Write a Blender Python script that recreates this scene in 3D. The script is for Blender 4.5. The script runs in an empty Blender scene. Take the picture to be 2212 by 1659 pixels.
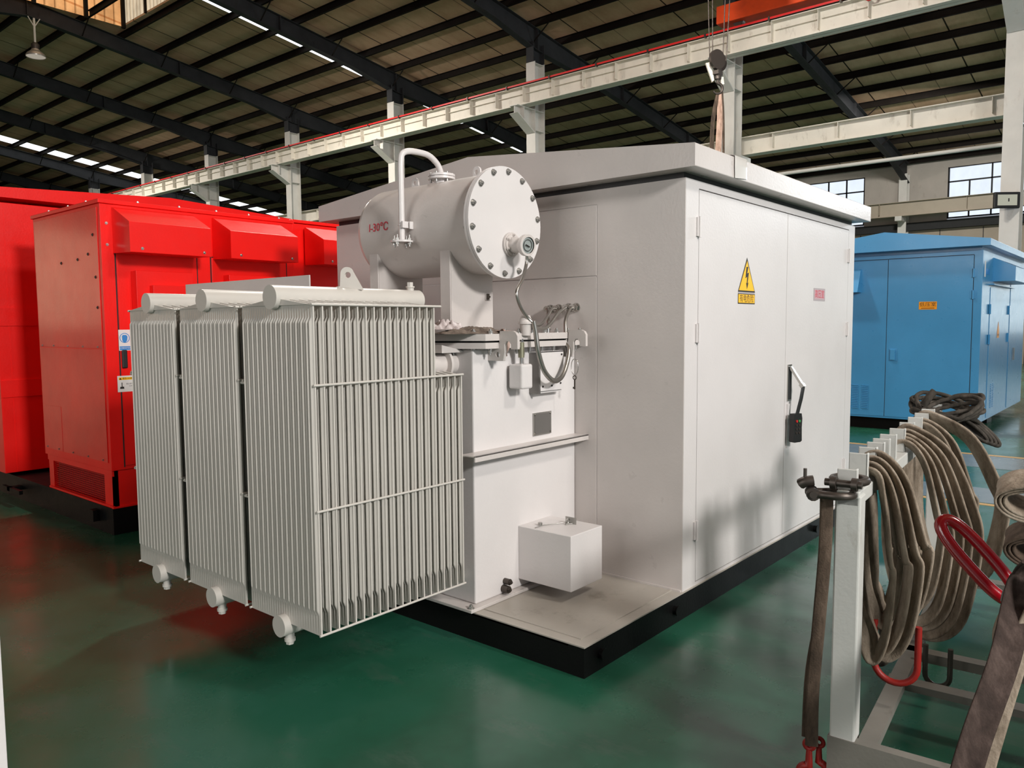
import bpy, bmesh, math, random
from mathutils import Vector, Matrix
random.seed(7)
PI = math.pi
SC = bpy.context.scene
COL = SC.collection

# ------------------------------------------------------------------ materials
MATS = {}
def nodes_of(name):
    m = bpy.data.materials.new(name); m.use_nodes = True
    nt = m.node_tree; nt.nodes.clear()
    out = nt.nodes.new('ShaderNodeOutputMaterial')
    return m, nt, out
def link(nt, a, b): nt.links.new(a, b)
def principled(nt, out, col, rough, metal=0.0, coat=0.0, spec=0.5):
    p = nt.nodes.new('ShaderNodeBsdfPrincipled')
    p.inputs['Base Color'].default_value = (*col, 1)
    p.inputs['Roughness'].default_value = rough
    p.inputs['Metallic'].default_value = metal
    p.inputs['Coat Weight'].default_value = coat
    p.inputs['Coat Roughness'].default_value = 0.12
    p.inputs['Specular IOR Level'].default_value = spec
    link(nt, p.outputs[0], out.inputs[0])
    return p
def coords(nt, scale=(1, 1, 1)):
    tc = nt.nodes.new('ShaderNodeTexCoord'); mp = nt.nodes.new('ShaderNodeMapping')
    mp.inputs['Scale'].default_value = scale
    link(nt, tc.outputs['Object'], mp.inputs[0]); return mp.outputs[0]
def noise(nt, vec, scale, detail=4, rough=0.55):
    n = nt.nodes.new('ShaderNodeTexNoise'); n.inputs['Scale'].default_value = scale
    n.inputs['Detail'].default_value = detail; n.inputs['Roughness'].default_value = rough
    link(nt, vec, n.inputs['Vector']); return n.outputs['Fac']
def ramp(nt, fac, stops):
    r = nt.nodes.new('ShaderNodeValToRGB'); e = r.color_ramp.elements
    while len(e) < len(stops): e.new(0.5)
    for i, (p, c) in enumerate(stops):
        e[i].position = p; e[i].color = (*c, 1) if len(c) == 3 else c
    link(nt, fac, r.inputs[0]); return r.outputs[0]
def bump(nt, p, h, strength, dist=0.01):
    b = nt.nodes.new('ShaderNodeBump'); b.inputs['Strength'].default_value = strength
    b.inputs['Distance'].default_value = dist
    link(nt, h, b.inputs['Height']); link(nt, b.outputs[0], p.inputs['Normal'])
def paint(name, col, rough=0.38, var=0.06, grime=None, coat=0.0, peel=0.15, nscale=2.5, spec=0.5, metal=0.0):
    """sprayed steel paint: slight colour mottling, orange peel, optional dirt"""
    m, nt, out = nodes_of(name)
    p = principled(nt, out, col, rough, metal, coat, spec)
    v = coords(nt)
    f = noise(nt, v, nscale, 5)
    dk = tuple(c * (1 - var) for c in col); lt = tuple(min(1, c * (1 + var)) for c in col)
    stops = [(0.3, dk), (0.7, lt)]
    c = ramp(nt, f, stops)
    if grime:
        g = noise(nt, coords(nt, (1, 1, 0.4)), 5.0, 8, 0.7)
        gm = ramp(nt, g, [(0.58, (0, 0, 0)), (0.75, (1, 1, 1))])
        mx = nt.nodes.new('ShaderNodeMix'); mx.data_type = 'RGBA'
        link(nt, gm, mx.inputs['Factor']); link(nt, c, mx.inputs['A']); mx.inputs['B'].default_value = (*grime, 1)
        c = mx.outputs['Result']
    link(nt, c, p.inputs['Base Color'])
    rr = nt.nodes.new('ShaderNodeMapRange'); link(nt, noise(nt, v, 9, 4), rr.inputs[0])
    rr.inputs['To Min'].default_value = max(0.03, rough - 0.07); rr.inputs['To Max'].default_value = rough + 0.07
    link(nt, rr.outputs[0], p.inputs['Roughness'])
    if peel: bump(nt, p, noise(nt, v, 60, 2), peel, 0.004)
    MATS[name] = m; return m
def plain(name, col, rough=0.5, metal=0.0, spec=0.5):
    return paint(name, col, rough, 0.04, peel=0.0, metal=metal, spec=spec)
def emit(name, col, s):
    m, nt, out = nodes_of(name)
    e = nt.nodes.new('ShaderNodeEmission'); e.inputs[0].default_value = (*col, 1); e.inputs[1].default_value = s
    link(nt, e.outputs[0], out.inputs[0]); MATS[name] = m; return m

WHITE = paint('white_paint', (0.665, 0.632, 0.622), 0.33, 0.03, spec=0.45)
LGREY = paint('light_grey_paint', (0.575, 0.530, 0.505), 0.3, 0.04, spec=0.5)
RADP = paint('radiator_paint', (0.56, 0.53, 0.485), 0.36, 0.04, peel=0.05)
DECKP = paint('deck_paint', (0.42, 0.385, 0.34), 0.42, 0.12, grime=(0.26, 0.23, 0.19))
BLACK = paint('black_paint', (0.004, 0.004, 0.004), 0.45, 0.1, spec=0.15)
DKGAP = plain('dark_gap', (0.02, 0.02, 0.02), 0.8)
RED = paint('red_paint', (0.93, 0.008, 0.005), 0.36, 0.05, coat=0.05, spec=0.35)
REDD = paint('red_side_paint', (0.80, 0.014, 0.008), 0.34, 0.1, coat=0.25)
BLUE = paint('blue_paint', (0.055, 0.27, 0.52), 0.3, 0.05, coat=0.15)
ORANGE = paint('orange_paint', (0.80, 0.075, 0.012), 0.45, 0.15)
STEELW = paint('structural_white', (0.70, 0.66, 0.57), 0.5, 0.06, grime=(0.42, 0.37, 0.30))
STEELG = paint('column_white', (0.62, 0.60, 0.55), 0.5, 0.06, grime=(0.50, 0.46, 0.40))
RAFT = paint('rafter_dark', (0.030, 0.031, 0.033), 0.6, 0.2, grime=(0.018, 0.016, 0.014), spec=0.2)
PURL = paint('purlin_dark', (0.012, 0.009, 0.007), 0.7, 0.2, spec=0.1)
CHROME = plain('chrome', (0.55, 0.53, 0.50), 0.25, 1.0)
ZINC = plain('zinc_bolt', (0.42, 0.41, 0.39), 0.38, 0.9)
DSTEEL = plain('dark_steel', (0.09, 0.075, 0.065), 0.45, 0.7)
RUBBER = plain('black_rubber', (0.012, 0.012, 0.012), 0.5)
REDRAIL = plain('red_busbar', (0.75, 0.02, 0.02), 0.4)
REDLINK = paint('red_link_paint', (0.26, 0.003, 0.008), 0.22, 0.2, coat=0.6)
RUSTRED = paint('worn_red', (0.30, 0.012, 0.008), 0.5, 0.3)
YEL = plain('sign_yellow', (0.95, 0.52, 0.01), 0.4)
ORLAB = plain('sign_orange', (0.90, 0.33, 0.01), 0.4)
INK = plain('ink_black', (0.015, 0.012, 0.01), 0.5)
INKRED = plain('ink_red', (0.62, 0.01, 0.04), 0.5)
PLATEGREY = plain('plate_grey', (0.42, 0.36, 0.37), 0.35)
PLATEPINK = plain('plate_pink', (0.55, 0.34, 0.37), 0.35)
INKBLUE = plain('ink_blue', (0.03, 0.25, 0.65), 0.5)
STWHITE = plain('sticker_white', (0.8, 0.78, 0.76), 0.4)
NAMEPL = plain('name_plate', (0.20, 0.19, 0.18), 0.4, 0.5)
LINEY = plain('floor_line', (0.55, 0.33, 0.12), 0.4)
WALKG = paint('walk_grey', (0.16, 0.19, 0.20), 0.25, 0.1)
GLASSY = plain('gauge_face', (0.28, 0.31, 0.30), 0.15)
LAMPIN = emit('lamp_glass', (1.0, 0.9, 0.75), 0.35)
FLOODG = emit('flood_glass', (0.85, 0.85, 0.68), 0.5)
WIN = None

def floor_mat():
    m, nt, out = nodes_of('floor_epoxy')
    p = principled(nt, out, (0.02, 0.1, 0.06), 0.2, 0, 0, 0.5)
    v = coords(nt)
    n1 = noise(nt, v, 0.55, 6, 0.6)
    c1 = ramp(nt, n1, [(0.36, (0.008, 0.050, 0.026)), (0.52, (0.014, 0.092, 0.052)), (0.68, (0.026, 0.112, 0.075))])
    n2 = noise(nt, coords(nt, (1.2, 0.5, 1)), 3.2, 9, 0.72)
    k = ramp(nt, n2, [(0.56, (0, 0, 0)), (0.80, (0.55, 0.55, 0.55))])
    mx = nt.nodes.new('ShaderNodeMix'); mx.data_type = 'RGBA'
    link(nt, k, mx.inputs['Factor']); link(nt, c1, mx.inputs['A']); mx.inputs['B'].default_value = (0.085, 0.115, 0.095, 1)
    # fine scratches
    n3 = noise(nt, coords(nt, (6, 42, 1)), 1.4, 6, 0.7)
    k3 = ramp(nt, n3, [(0.70, (0, 0, 0)), (0.78, (0.5, 0.5, 0.5))])
    mx2 = nt.nodes.new('ShaderNodeMix'); mx2.data_type = 'RGBA'
    link(nt, k3, mx2.inputs['Factor']); link(nt, mx.outputs['Result'], mx2.inputs['A']); mx2.inputs['B'].default_value = (0.12, 0.14, 0.12, 1)
    link(nt, mx2.outputs['Result'], p.inputs['Base Color'])
    rr = nt.nodes.new('ShaderNodeMapRange'); link(nt, noise(nt, v, 1.7, 7, 0.65), rr.inputs[0])
    rr.inputs['From Min'].default_value = 0.3; rr.inputs['From Max'].default_value = 0.7
    rr.inputs['To Min'].default_value = 0.13; rr.inputs['To Max'].default_value = 0.36
    link(nt, rr.outputs[0], p.inputs['Roughness'])
    bump(nt, p, noise(nt, v, 5, 3), 0.12, 0.01)
    return m
FLOOR = floor_mat()
def roof_mat():
    m, nt, out = nodes_of('roof_panel')
    p = principled(nt, out, (0.08, 0.06, 0.035), 0.7, 0, 0, 0.1)
    tc = nt.nodes.new('ShaderNodeTexCoord'); sp = nt.nodes.new('ShaderNodeSeparateXYZ')
    link(nt, tc.outputs['Object'], sp.inputs[0])
    def line(period, width):
        a = nt.nodes.new('ShaderNodeMath'); a.operation = 'DIVIDE'; link(nt, sp.outputs[1], a.inputs[0]); a.inputs[1].default_value = period
        b = nt.nodes.new('ShaderNodeMath'); b.operation = 'FRACT'; link(nt, a.outputs[0], b.inputs[0])
        c = nt.nodes.new('ShaderNodeMath'); c.operation = 'LESS_THAN'; link(nt, b.outputs[0], c.inputs[0]); c.inputs[1].default_value = width
        return c.outputs[0]
    base = ramp(nt, noise(nt, coords(nt, (0.5, 1.2, 1)), 1.0, 6, 0.7), [(0.35, (0.52, 0.32, 0.20)), (0.7, (0.70, 0.47, 0.31))])
    def mixin(c, f, amt, col):
        k = nt.nodes.new('ShaderNodeMath'); k.operation = 'MULTIPLY'; link(nt, f, k.inputs[0]); k.inputs[1].default_value = amt
        mx = nt.nodes.new('ShaderNodeMix'); mx.data_type = 'RGBA'
        link(nt, k.outputs[0], mx.inputs['Factor']); link(nt, c, mx.inputs['A']); mx.inputs['B'].default_value = (*col, 1)
        return mx.outputs['Result']
    c = mixin(base, line(2.85, 0.014), 0.95, (0.01, 0.008, 0.006))
    c = mixin(c, line(0.95, 0.025), 0.6, (0.02, 0.016, 0.010))
    link(nt, c, p.inputs['Base Color']); return m
ROOF = roof_mat()
def mesh_screen():
    m, nt, out = nodes_of('wire_mesh_backing')
    principled(nt, out, (0.10, 0.004, 0.004), 0.6); return m
SCREENB = mesh_screen()
def webbing(name, c1, c2, c3):
    m, nt, out = nodes_of(name)
    p = principled(nt, out, c2, 0.85, 0, 0, 0.2)
    n = noise(nt, coords(nt, (9, 9, 3)), 1.6, 8, 0.7)
    c = ramp(nt, n, [(0.33, c1), (0.52, c2), (0.72, c3)])
    link(nt, c, p.inputs['Base Color'])
    bump(nt, p, noise(nt, coords(nt), 160, 2), 0.5, 0.003)
    return m
SLING = webbing('sling_webbing', (0.10, 0.075, 0.052), (0.26, 0.21, 0.16), (0.42, 0.36, 0.29))
SLINGD = webbing('dark_webbing', (0.03, 0.022, 0.016), (0.080, 0.056, 0.040), (0.16, 0.115, 0.085))
ROPE = webbing('dark_rope', (0.02, 0.018, 0.015), (0.055, 0.048, 0.04), (0.12, 0.10, 0.085))
RAG = webbing('oily_rag', (0.07, 0.05, 0.04), (0.20, 0.16, 0.13), (0.35, 0.28, 0.24))
PLAST = webbing('crumpled_plastic', (0.30, 0.24, 0.23), (0.62, 0.55, 0.54), (0.80, 0.76, 0.76))
def hose_mat():
    m, nt, out = nodes_of('flexible_metal_hose')
    p = principled(nt, out, (0.42, 0.40, 0.37), 0.3, 0.9)
    return m
HOSE = hose_mat()
def pane(name, col, s, ribs=0.0, axis=1, var=0.25):
    """daylight coming through a translucent panel (lit window / rooflight)"""
    m, nt, out = nodes_of(name)
    e = nt.nodes.new('ShaderNodeEmission'); e.inputs[1].default_value = s
    n = noise(nt, coords(nt, (1, 1.5, 1)), 1.3, 5, 0.6)
    c = ramp(nt, n, [(0.3, tuple(x * (1 - var) for x in col)), (0.7, col)])
    if ribs:
        tc = nt.nodes.new('ShaderNodeTexCoord'); sp = nt.nodes.new('ShaderNodeSeparateXYZ'); link(nt, tc.outputs['Object'], sp.inputs[0])
        a = nt.nodes.new('ShaderNodeMath'); a.operation = 'DIVIDE'; link(nt, sp.outputs[axis], a.inputs[0]); a.inputs[1].default_value = ribs
        b = nt.nodes.new('ShaderNodeMath'); b.operation = 'FRACT'; link(nt, a.outputs[0], b.inputs[0])
        r = ramp(nt, b.outputs[0], [(0.0, (0.25, 0.2, 0.15)), (0.25, (1, 1, 1)), (0.85, (0.9, 0.85, 0.8))])
        mx = nt.nodes.new('ShaderNodeMix'); mx.data_type = 'RGBA'; mx.blend_type = 'MULTIPLY'; mx.inputs['Factor'].default_value = 1
        link(nt, c, mx.inputs['A']); link(nt, r, mx.inputs['B']); c = mx.outputs['Result']
    link(nt, c, e.inputs[0]); link(nt, e.outputs[0], out.inputs[0]); return m
WIN = pane('window_daylight', (0.80, 0.88, 1.0), 1.15, 0.0, var=.12)
SKYL = pane('rooflight_daylight', (0.95, 0.98, 1.0), 1.9)
SKYW = pane('late_daylight_window', (1.0, 0.62, 0.40), 2.8)
MONW = pane('monitor_warm_sheet', (1.0, 0.50, 0.20), 1.15, 0.28, 0, 0.5)
MONR = pane('monitor_roof_sheet', (0.95, 0.78, 0.55), 0.95, 0.22, 1, 0.4)
WALLM = paint('wall_cream', (0.44, 0.40, 0.35), 0.7, 0.05, grime=(0.33, 0.28, 0.23))
WALLP = paint('wall_panel_tan', (0.34, 0.28, 0.21), 0.6, 0.05)
HWALL = plain('end_wall_dark', (0.05, 0.05, 0.05), 0.8)

# ------------------------------------------------------------------ mesh builder
WO = {}
def V(*a): return Vector(a)
class Fr:                      # a drawing frame on a surface: origin, right, up, normal
    def __init__(s, o, r, u): s.o = Vector(o); s.r = Vector(r).normalized(); s.u = Vector(u).normalized(); s.n = s.r.cross(s.u)
    def p(s, a, b, c=0): return s.o + s.r * a + s.u * b + s.n * c
def FY(x, y, z): return Fr((x, y, z), (1, 0, 0), (0, 0, 1))       # faces -Y
def FX(x, y, z): return Fr((x, y, z), (0, -1, 0), (0, 0, 1))      # faces -X
class MB:
    def __init__(s): s.v = []; s.f = []; s.m = []; s.s = []
    def add(s, vs, fs, m=0, sm=False):
        k = len(s.v); s.v += [Vector(a) for a in vs]
        for f in fs: s.f.append([i + k for i in f]); s.m.append(m); s.s.append(sm)
        return s
    def hexa(s, p, m=0):       # 8 points: bottom 4 then top 4
        return s.add(p, [(0, 3, 2, 1), (4, 5, 6, 7), (0, 1, 5, 4), (1, 2, 6, 5), (2, 3, 7, 6), (3, 0, 4, 7)], m)
    def box(s, x0, x1, y0, y1, z0, z1, m=0):
        return s.hexa([(x0, y0, z0), (x1, y0, z0), (x1, y1, z0), (x0, y1, z0), (x0, y0, z1), (x1, y0, z1), (x1, y1, z1), (x0, y1, z1)], m)
    def fbox(s, fr, a0, a1, b0, b1, c0, c1, m=0):
        return s.hexa([fr.p(a0, b0, c0), fr.p(a1, b0, c0), fr.p(a1, b1, c0), fr.p(a0, b1, c0), fr.p(a0, b0, c1), fr.p(a1, b0, c1), fr.p(a1, b1, c1), fr.p(a0, b1, c1)], m)
    def prism(s, fr, poly, c0, c1, m=0, sm=False):
        n = len(poly); vs = [fr.p(a, b, c0) for a, b in poly] + [fr.p(a, b, c1) for a, b in poly]
        s.add(vs, [tuple(range(n))[::-1], tuple(range(n, 2 * n))], m)
        s.add(vs, [(i, (i + 1) % n, n + (i + 1) % n, n + i) for i in range(n)], m, sm); return s
    def poly_hole(s, fr, outer, holes, c0, c1, m=0):
        """plate with holes (outer and holes given as point lists)"""
        bm = bmesh.new(); es = []
        for loop in [outer] + holes:
            vv = [bm.verts.new(fr.p(a, b, c0)) for a, b in loop]
            es += [bm.edges.new((vv[i], vv[(i + 1) % len(vv)])) for i in range(len(vv))]
        bmesh.ops.triangle_fill(bm, use_beauty=True, edges=es)
        bm.verts.index_update(); vs = [v.co.copy() for v in bm.verts]; fs = [[v.index for v in f.verts] for f in bm.faces]; n = len(vs)
        s.add(vs + [v + fr.n * (c1 - c0) for v in vs], fs + [[i + n for i in f][::-1] for f in fs], m)
        for loop in [outer] + holes:
            k = len(loop); a = [fr.p(x, y, c0) for x, y in loop] + [fr.p(x, y, c1) for x, y in loop]
            s.add(a, [(i, (i + 1) % k, k + (i + 1) % k, k + i) for i in range(k)], m)
        bm.free(); return s
    def cyl(s, p0, p1, r0, r1=None, n=16, m=0, caps=True, sm=True):
        p0 = Vector(p0); p1 = Vector(p1); r1 = r0 if r1 is None else r1
        d = (p1 - p0).normalized(); a = d.orthogonal().normalized(); b = d.cross(a)
        vs = [p + (a * math.cos(2 * PI * i / n) + b * math.sin(2 * PI * i / n)) * r for p, r in ((p0, r0), (p1, r1)) for i in range(n)]
        s.add(vs, [(i, (i + 1) % n, n + (i + 1) % n, n + i) for i in range(n)], m, sm)
        if caps: s.add(vs, [tuple(range(n))[::-1], tuple(range(n, 2 * n))], m)
        return s
    def lathe(s, p0, d, prof, n=24, m=0, sm=True):   # prof: (distance along d, radius)
        for (h0, r0), (h1, r1) in zip(prof, prof[1:]):
            a = Vector(p0) + Vector(d) * h0; b = Vector(p0) + Vector(d) * h1
            dd = Vector(d).normalized(); e = dd.orthogonal().normalized(); f = dd.cross(e)
            vs = [p + (e * math.cos(2 * PI * i / n) + f * math.sin(2 * PI * i / n)) * max(r, 1e-4) for p, r in ((a, r0), (b, r1)) for i in range(n)]
            s.add(vs, [(i, (i + 1) % n, n + (i + 1) % n, n + i) for i in range(n)], m, sm and abs(h1 - h0) > 1e-6)
        return s
    def tube(s, pts, r, n=8, closed=False, m=0, rib=0.0):
        pts = [Vector(p) for p in pts]; N = len(pts); rings = []; prev = None
        for i, p in enumerate(pts):
            if closed: t = pts[(i + 1) % N] - pts[i - 1]
            else: t = pts[min(i + 1, N - 1)] - pts[max(i - 1, 0)]
            t.normalize()
            a = t.orthogonal().normalized() if prev is None else (prev - t * prev.dot(t)).normalized()
            prev = a; b = t.cross(a); rr = (r[i] if isinstance(r, (list, tuple)) else r) * (1 + (rib if i % 2 else 0))
            rings.append([p + (a * math.cos(2 * PI * j / n) + b * math.sin(2 * PI * j / n)) * rr for j in range(n)])
        vs = [q for g in rings for q in g]; fs = []
        for i in range(N if closed else N - 1):
            k = (i + 1) % N
            if closed and k == 0:
                best = min(range(n), key=lambda o: (rings[i][0] - rings[0][o]).length)
            else: best = 0
            for j in range(n): fs.append((i * n + j, i * n + (j + 1) % n, k * n + (j + 1 + best) % n, k * n + (j + best) % n))
        s.add(vs, fs, m, True)
        if not closed: s.add(rings[0] + rings[-1], [tuple(range(n))[::-1], tuple(range(n, 2 * n))], m)
        return s
    def ribbon(s, pts, wd, w, t, closed=False, m=0, cup=0.0):
        """flat strap: path, width direction(s), width, thickness; softly rounded section"""
        pts = [Vector(p) for p in pts]; N = len(pts); sec = []
        for k in range(12):
            a = 2 * PI * k / 12; ca, sa = math.cos(a), math.sin(a)
            sec.append((math.copysign(abs(ca) ** 0.45, ca) * w / 2, math.copysign(abs(sa) ** 0.7, sa) * t / 2))
        rings = []
        for i, p in enumerate(pts):
            tg = (pts[(i + 1) % N] - pts[i - 1]) if closed else pts[min(i + 1, N - 1)] - pts[max(i - 1, 0)]
            tg.normalize(); W = Vector(wd[i] if isinstance(wd, list) else wd)
            W = (W - tg * W.dot(tg)).normalized(); T = tg.cross(W)
            rings.append([p + W * a + T * (b + cup * (a / w * 2) ** 2 * w) for a, b in sec])
        n = 12; vs = [q for g in rings for q in g]
        fs = [(i * n + j, i * n + (j + 1) % n, ((i + 1) % N) * n + (j + 1) % n, ((i + 1) % N) * n + j) for i in range(N if closed else N - 1) for j in range(n)]
        s.add(vs, fs, m, True)
        if not closed: s.add(rings[0] + rings[-1], [tuple(range(n))[::-1], tuple(range(n, 2 * n))], m)
        return s
    def torus(s, c, ax, R, r, n=24, k=8, m=0):
        ax = Vector(ax).normalized(); a = ax.orthogonal().normalized(); b = ax.cross(a); c = Vector(c)
        return s.tube([c + (a * math.cos(2 * PI * i / n) + b * math.sin(2 * PI * i / n)) * R for i in range(n)], r, k, True, m)
    def hexbolt(s, p, d, r=0.012, h=0.012, m=0, washer=True):
        p = Vector(p); d = Vector(d).normalized()
        if washer: s.cyl(p, p + d * h * 0.25, r * 1.45, n=12, m=m)
        s.cyl(p + d * h * 0.25, p + d * h, r, n=6, m=m, sm=False)
        s.cyl(p + d * h, p + d * h * 1.5, r * 0.55, n=8, m=m); return s
    def text(s, fr, txt, size, m=0, c=0.0006, sx=1.0, align='CENTER'):
        cu = bpy.data.curves.new('t', 'FONT'); cu.body = txt; cu.size = size; cu.align_x = align; cu.align_y = 'CENTER'; cu.resolution_u = 2
        o = bpy.data.objects.new('t', cu); COL.objects.link(o)
        dg = bpy.context.evaluated_depsgraph_get(); me = bpy.data.meshes.new_from_object(o.evaluated_get(dg))
        s.add([fr.p(v.co.x * sx, v.co.y, c) for v in me.vertices], [tuple(p.vertices) for p in me.polygons], m)
        bpy.data.objects.remove(o); bpy.data.curves.remove(cu); bpy.data.meshes.remove(me); return s
    def mesh(s, name, mats, origin):
        me = bpy.data.meshes.new(name)
        me.from_pydata([tuple(v - origin) for v in s.v], [], [tuple(f) for f in s.f])
        for mt in (mats if isinstance(mats, (list, tuple)) else [mats]): me.materials.append(mt)
        me.polygons.foreach_set('material_index', s.m)
        bm = bmesh.new(); bm.from_mesh(me)
        for f, sm in zip(bm.faces, s.s): f.smooth = sm
        bmesh.ops.recalc_face_normals(bm, faces=bm.faces); bm.to_mesh(me); bm.free()
        return me
    def build(s, name, mats, parent=None, label=None, bev=0.0, seg=2, origin=None):
        if parent is not None: org = WO[parent.name]
        elif origin is not None: org = Vector(origin)
        else:
            xs = [v.x for v in s.v]; ys = [v.y for v in s.v]; zs = [v.z for v in s.v]
            org = V((min(xs) + max(xs)) / 2, (min(ys) + max(ys)) / 2, min(zs))
        me = s.mesh(name, mats, org)
        o = bpy.data.objects.new(name, me); COL.objects.link(o)
        if parent is not None: o.parent = parent
        else: o.location = org
        WO[o.name] = org.copy()
        if label: o['label'] = label
        if bev:
            b = o.modifiers.new('bevel', 'BEVEL'); b.width = bev; b.segments = seg; b.limit_method = 'ANGLE'; b.angle_limit = 0.6
            b.harden_normals = False
        return o
def inst(src, parent, loc=(0, 0, 0), rot=None, name=None):
    """another object with the same mesh, moved by loc (world offset)"""
    o = src.copy(); COL.objects.link(o); o.parent = parent; o.location = Vector(src.location) + Vector(loc)
    WO[o.name] = WO[src.name] + Vector(loc)
    return o
def T(name, loc, label, cat, group=None):
    o = bpy.data.objects.new(name, None); COL.objects.link(o); o.location = loc; o.empty_display_size = 0.1
    WO[o.name] = Vector(loc); tag(o, label, cat, group); return o
def tag(o, label, cat, group=None):
    o['label'] = label; o['category'] = cat
    if group: o['group'] = group
    return o
def struct(o): o['kind'] = 'structure'; return o
def circle(cx, cy, r, n=20, a0=0): return [(cx + r * math.cos(a0 + 2 * PI * i / n), cy + r * math.sin(a0 + 2 * PI * i / n)) for i in range(n)]
def smooth_path(pts, n=8, closed=False):
    P = [Vector(p) for p in pts]; N = len(P); out = []
    for i in range(N if closed else N - 1):
        if closed: a, b, c, d = P[i - 1], P[i], P[(i + 1) % N], P[(i + 2) % N]
        else: a, b, c, d = P[max(i - 1, 0)], P[i], P[i + 1], P[min(i + 2, N - 1)]
        for k in range(n):
            t = k / n
            out.append(0.5 * ((2 * b) + (c - a) * t + (2 * a - 5 * b + 4 * c - d) * t * t + (-a + 3 * b - 3 * c + d) * t ** 3))
    if not closed: out.append(P[-1])
    return out

# ------------------------------------------------------------------ building shell
COLY = [-5.5, 0.52, 6.25, 12.18, 18.14, 24.07, 30.09, 36.1, 42.2, 48.2]
RX, RZ = 6.03, 0.14                     # ridge line and roof slope
def zr(x, base=10.1): return base - RZ * (abs(x - RX) - (15 - RX))
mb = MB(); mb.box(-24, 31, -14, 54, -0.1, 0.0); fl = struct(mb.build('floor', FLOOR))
# roof sheet with its openings
mb = MB()
def cell(x0, x1, y0, y1):
    mb.hexa([(x0, y0, zr(x0)), (x1, y0, zr(x1)), (x1, y1, zr(x1)), (x0, y1, zr(x0)),
             (x0, y0, zr(x0) + .06), (x1, y0, zr(x1) + .06), (x1, y1, zr(x1) + .06), (x0, y1, zr(x0) + .06)])
MX0, MX1, MY0, MY1 = 3.45, 8.6, 12.8, 23.5
xsl = [-20, MX0, RX, MX1, 31.2]; 
ysl = [-14, MY0, 18.42, 19.68, MY1, 41.0, 42.05, 54]
for i in range(4):
    for j in range(7):
        xa, xb = xsl[i], xsl[i + 1]; ya, yb = ysl[j], ysl[j + 1]
        mon = xa >= MX0 and xb <= MX1 and ya >= MY0 and yb <= MY1
        strip = (i == 3 and j in (2, 5)) or (i == 2 and j == 5)
        if not mon and not strip: cell(xa, xb, ya, yb)
struct(mb.build('ceiling', ROOF))
for n, (ya, yb, xa, xb) in enumerate(((18.42, 19.68, MX1, 31.2), (41.0, 42.05, RX, 31.2))):
    mb = MB()
    mb.hexa([(xa, ya, zr(xa)), (xb, ya, zr(xb)), (xb, yb, zr(xb)), (xa, yb, zr(xa)), (xa, ya, zr(xa) + .03), (xb, ya, zr(xb) + .03), (xb, yb, zr(xb) + .03), (xa, yb, zr(xa) + .03)])
    tag(mb.build('rooflight_strip', SKYL), ['bright translucent rooflight strip seen as a thin sliver beside a dark rafter, top centre-left',
        'wide bright translucent rooflight strip at far left above the red container'][n], 'skylight')
# roof monitor
mt = T('roof_monitor', (RX, 18, 10.8), 'raised ridge ventilator lined with warm glowing corrugated sheet, top left corner', 'roof vent')
mb = MB(); h0 = 12.2
mb.box(MX0, MX1, MY1, MY1 + .05, zr(MX1) - .02, h0); mb.build('end_sheet', MONW, mt)
mb = MB(); mb.box(MX1, MX1 + .04, MY0, MY1, zr(MX1) + .06, h0); mb.build('side_sheet', MONR, mt)
mb = MB(); mb.box(MX0 - .04, MX0, MY0, MY1, zr(MX0) + .06, h0); mb.build('side_sheet', MONR, mt)
mb = MB()
for a, b in ((MX0, RX), (RX, MX1)):
    za, zb = h0 + .35 - .14 * abs(a - RX), h0 + .35 - .14 * abs(b - RX)
    mb.hexa([(a, MY0, za), (b, MY0, zb), (b, MY1, zb), (a, MY1, za), (a, MY0, za + .04), (b, MY0, zb + .04), (b, MY1, zb + .04), (a, MY1, za + .04)])
mb.build('roof_sheet', MONR, mt)
mb = MB()
for x in (MX0 + .05, 4.9, RX, 7.45, MX1 - .05): mb.box(x - .05, x + .05, MY1 - .1, MY1, zr(MX1) - .1, h0)
mb.box(MX0, MX1, MY1 - .08, MY1, h0 - .35, h0 - .25)
mb.box(MX1 - .06, MX1, MY0, MY1, h0 - .35, h0 - .25)
for y in (14, 16, 18, 20, 22): mb.box(MX1 - .06, MX1, y - .04, y + .04, zr(MX1), h0)
mb.build('frame', PURL, mt)
# walls
mb = MB()
wins = [(1.95, 4.85), (7.85, 10.75), (-4.0, -1.1), (13.7, 16.6), (19.7, 22.6), (25.6, 28.5)]
ys = -14.0; ws = sorted(wins)
for a, b in ws:
    mb.box(31, 31.25, ys, a, 5.45, 7.86); mb.box(31, 31.25, a, b, 7.42, 7.86); ys = b
mb.box(31, 31.25, ys, 54, 5.45, 7.86); mb.box(31, 31.25, -14, -8, 0, 5.45, 1); mb.box(31, 31.25, -.9, 54, 0, 5.45, 1); mb.box(31, 31.25, -8, -.9, 0, 1.1, 1); mb.box(31, 31.25, -8, -.9, 4.7, 5.45, 1)
struct(mb.build('wall_right', [WALLM, WALLP]))
mb = MB(); mb.box(-24, 31.2, 54, 54.2, 0, 12.2); struct(mb.build('wall_back', HWALL))
for n_, (xa, xb) in enumerate(((-23, -16.5), (-15.5, -9.5), (-8.5, -4))):
    mb = MB(); mb.box(xa, xb, 53.9, 53.95, 1.5, 8.5, 1)
    for x in (xa, (xa + xb) / 2, xb - .08): mb.box(x, x + .08, 53.84, 53.92, 1.5, 8.5)
    for z in (1.5, 3.8, 6.1, 8.42): mb.box(xa, xb, 53.84, 53.92, z, z + .08)
    struct(mb.build('window_%d' % (n_ + 7), [BLACK, SKYW]))
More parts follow.
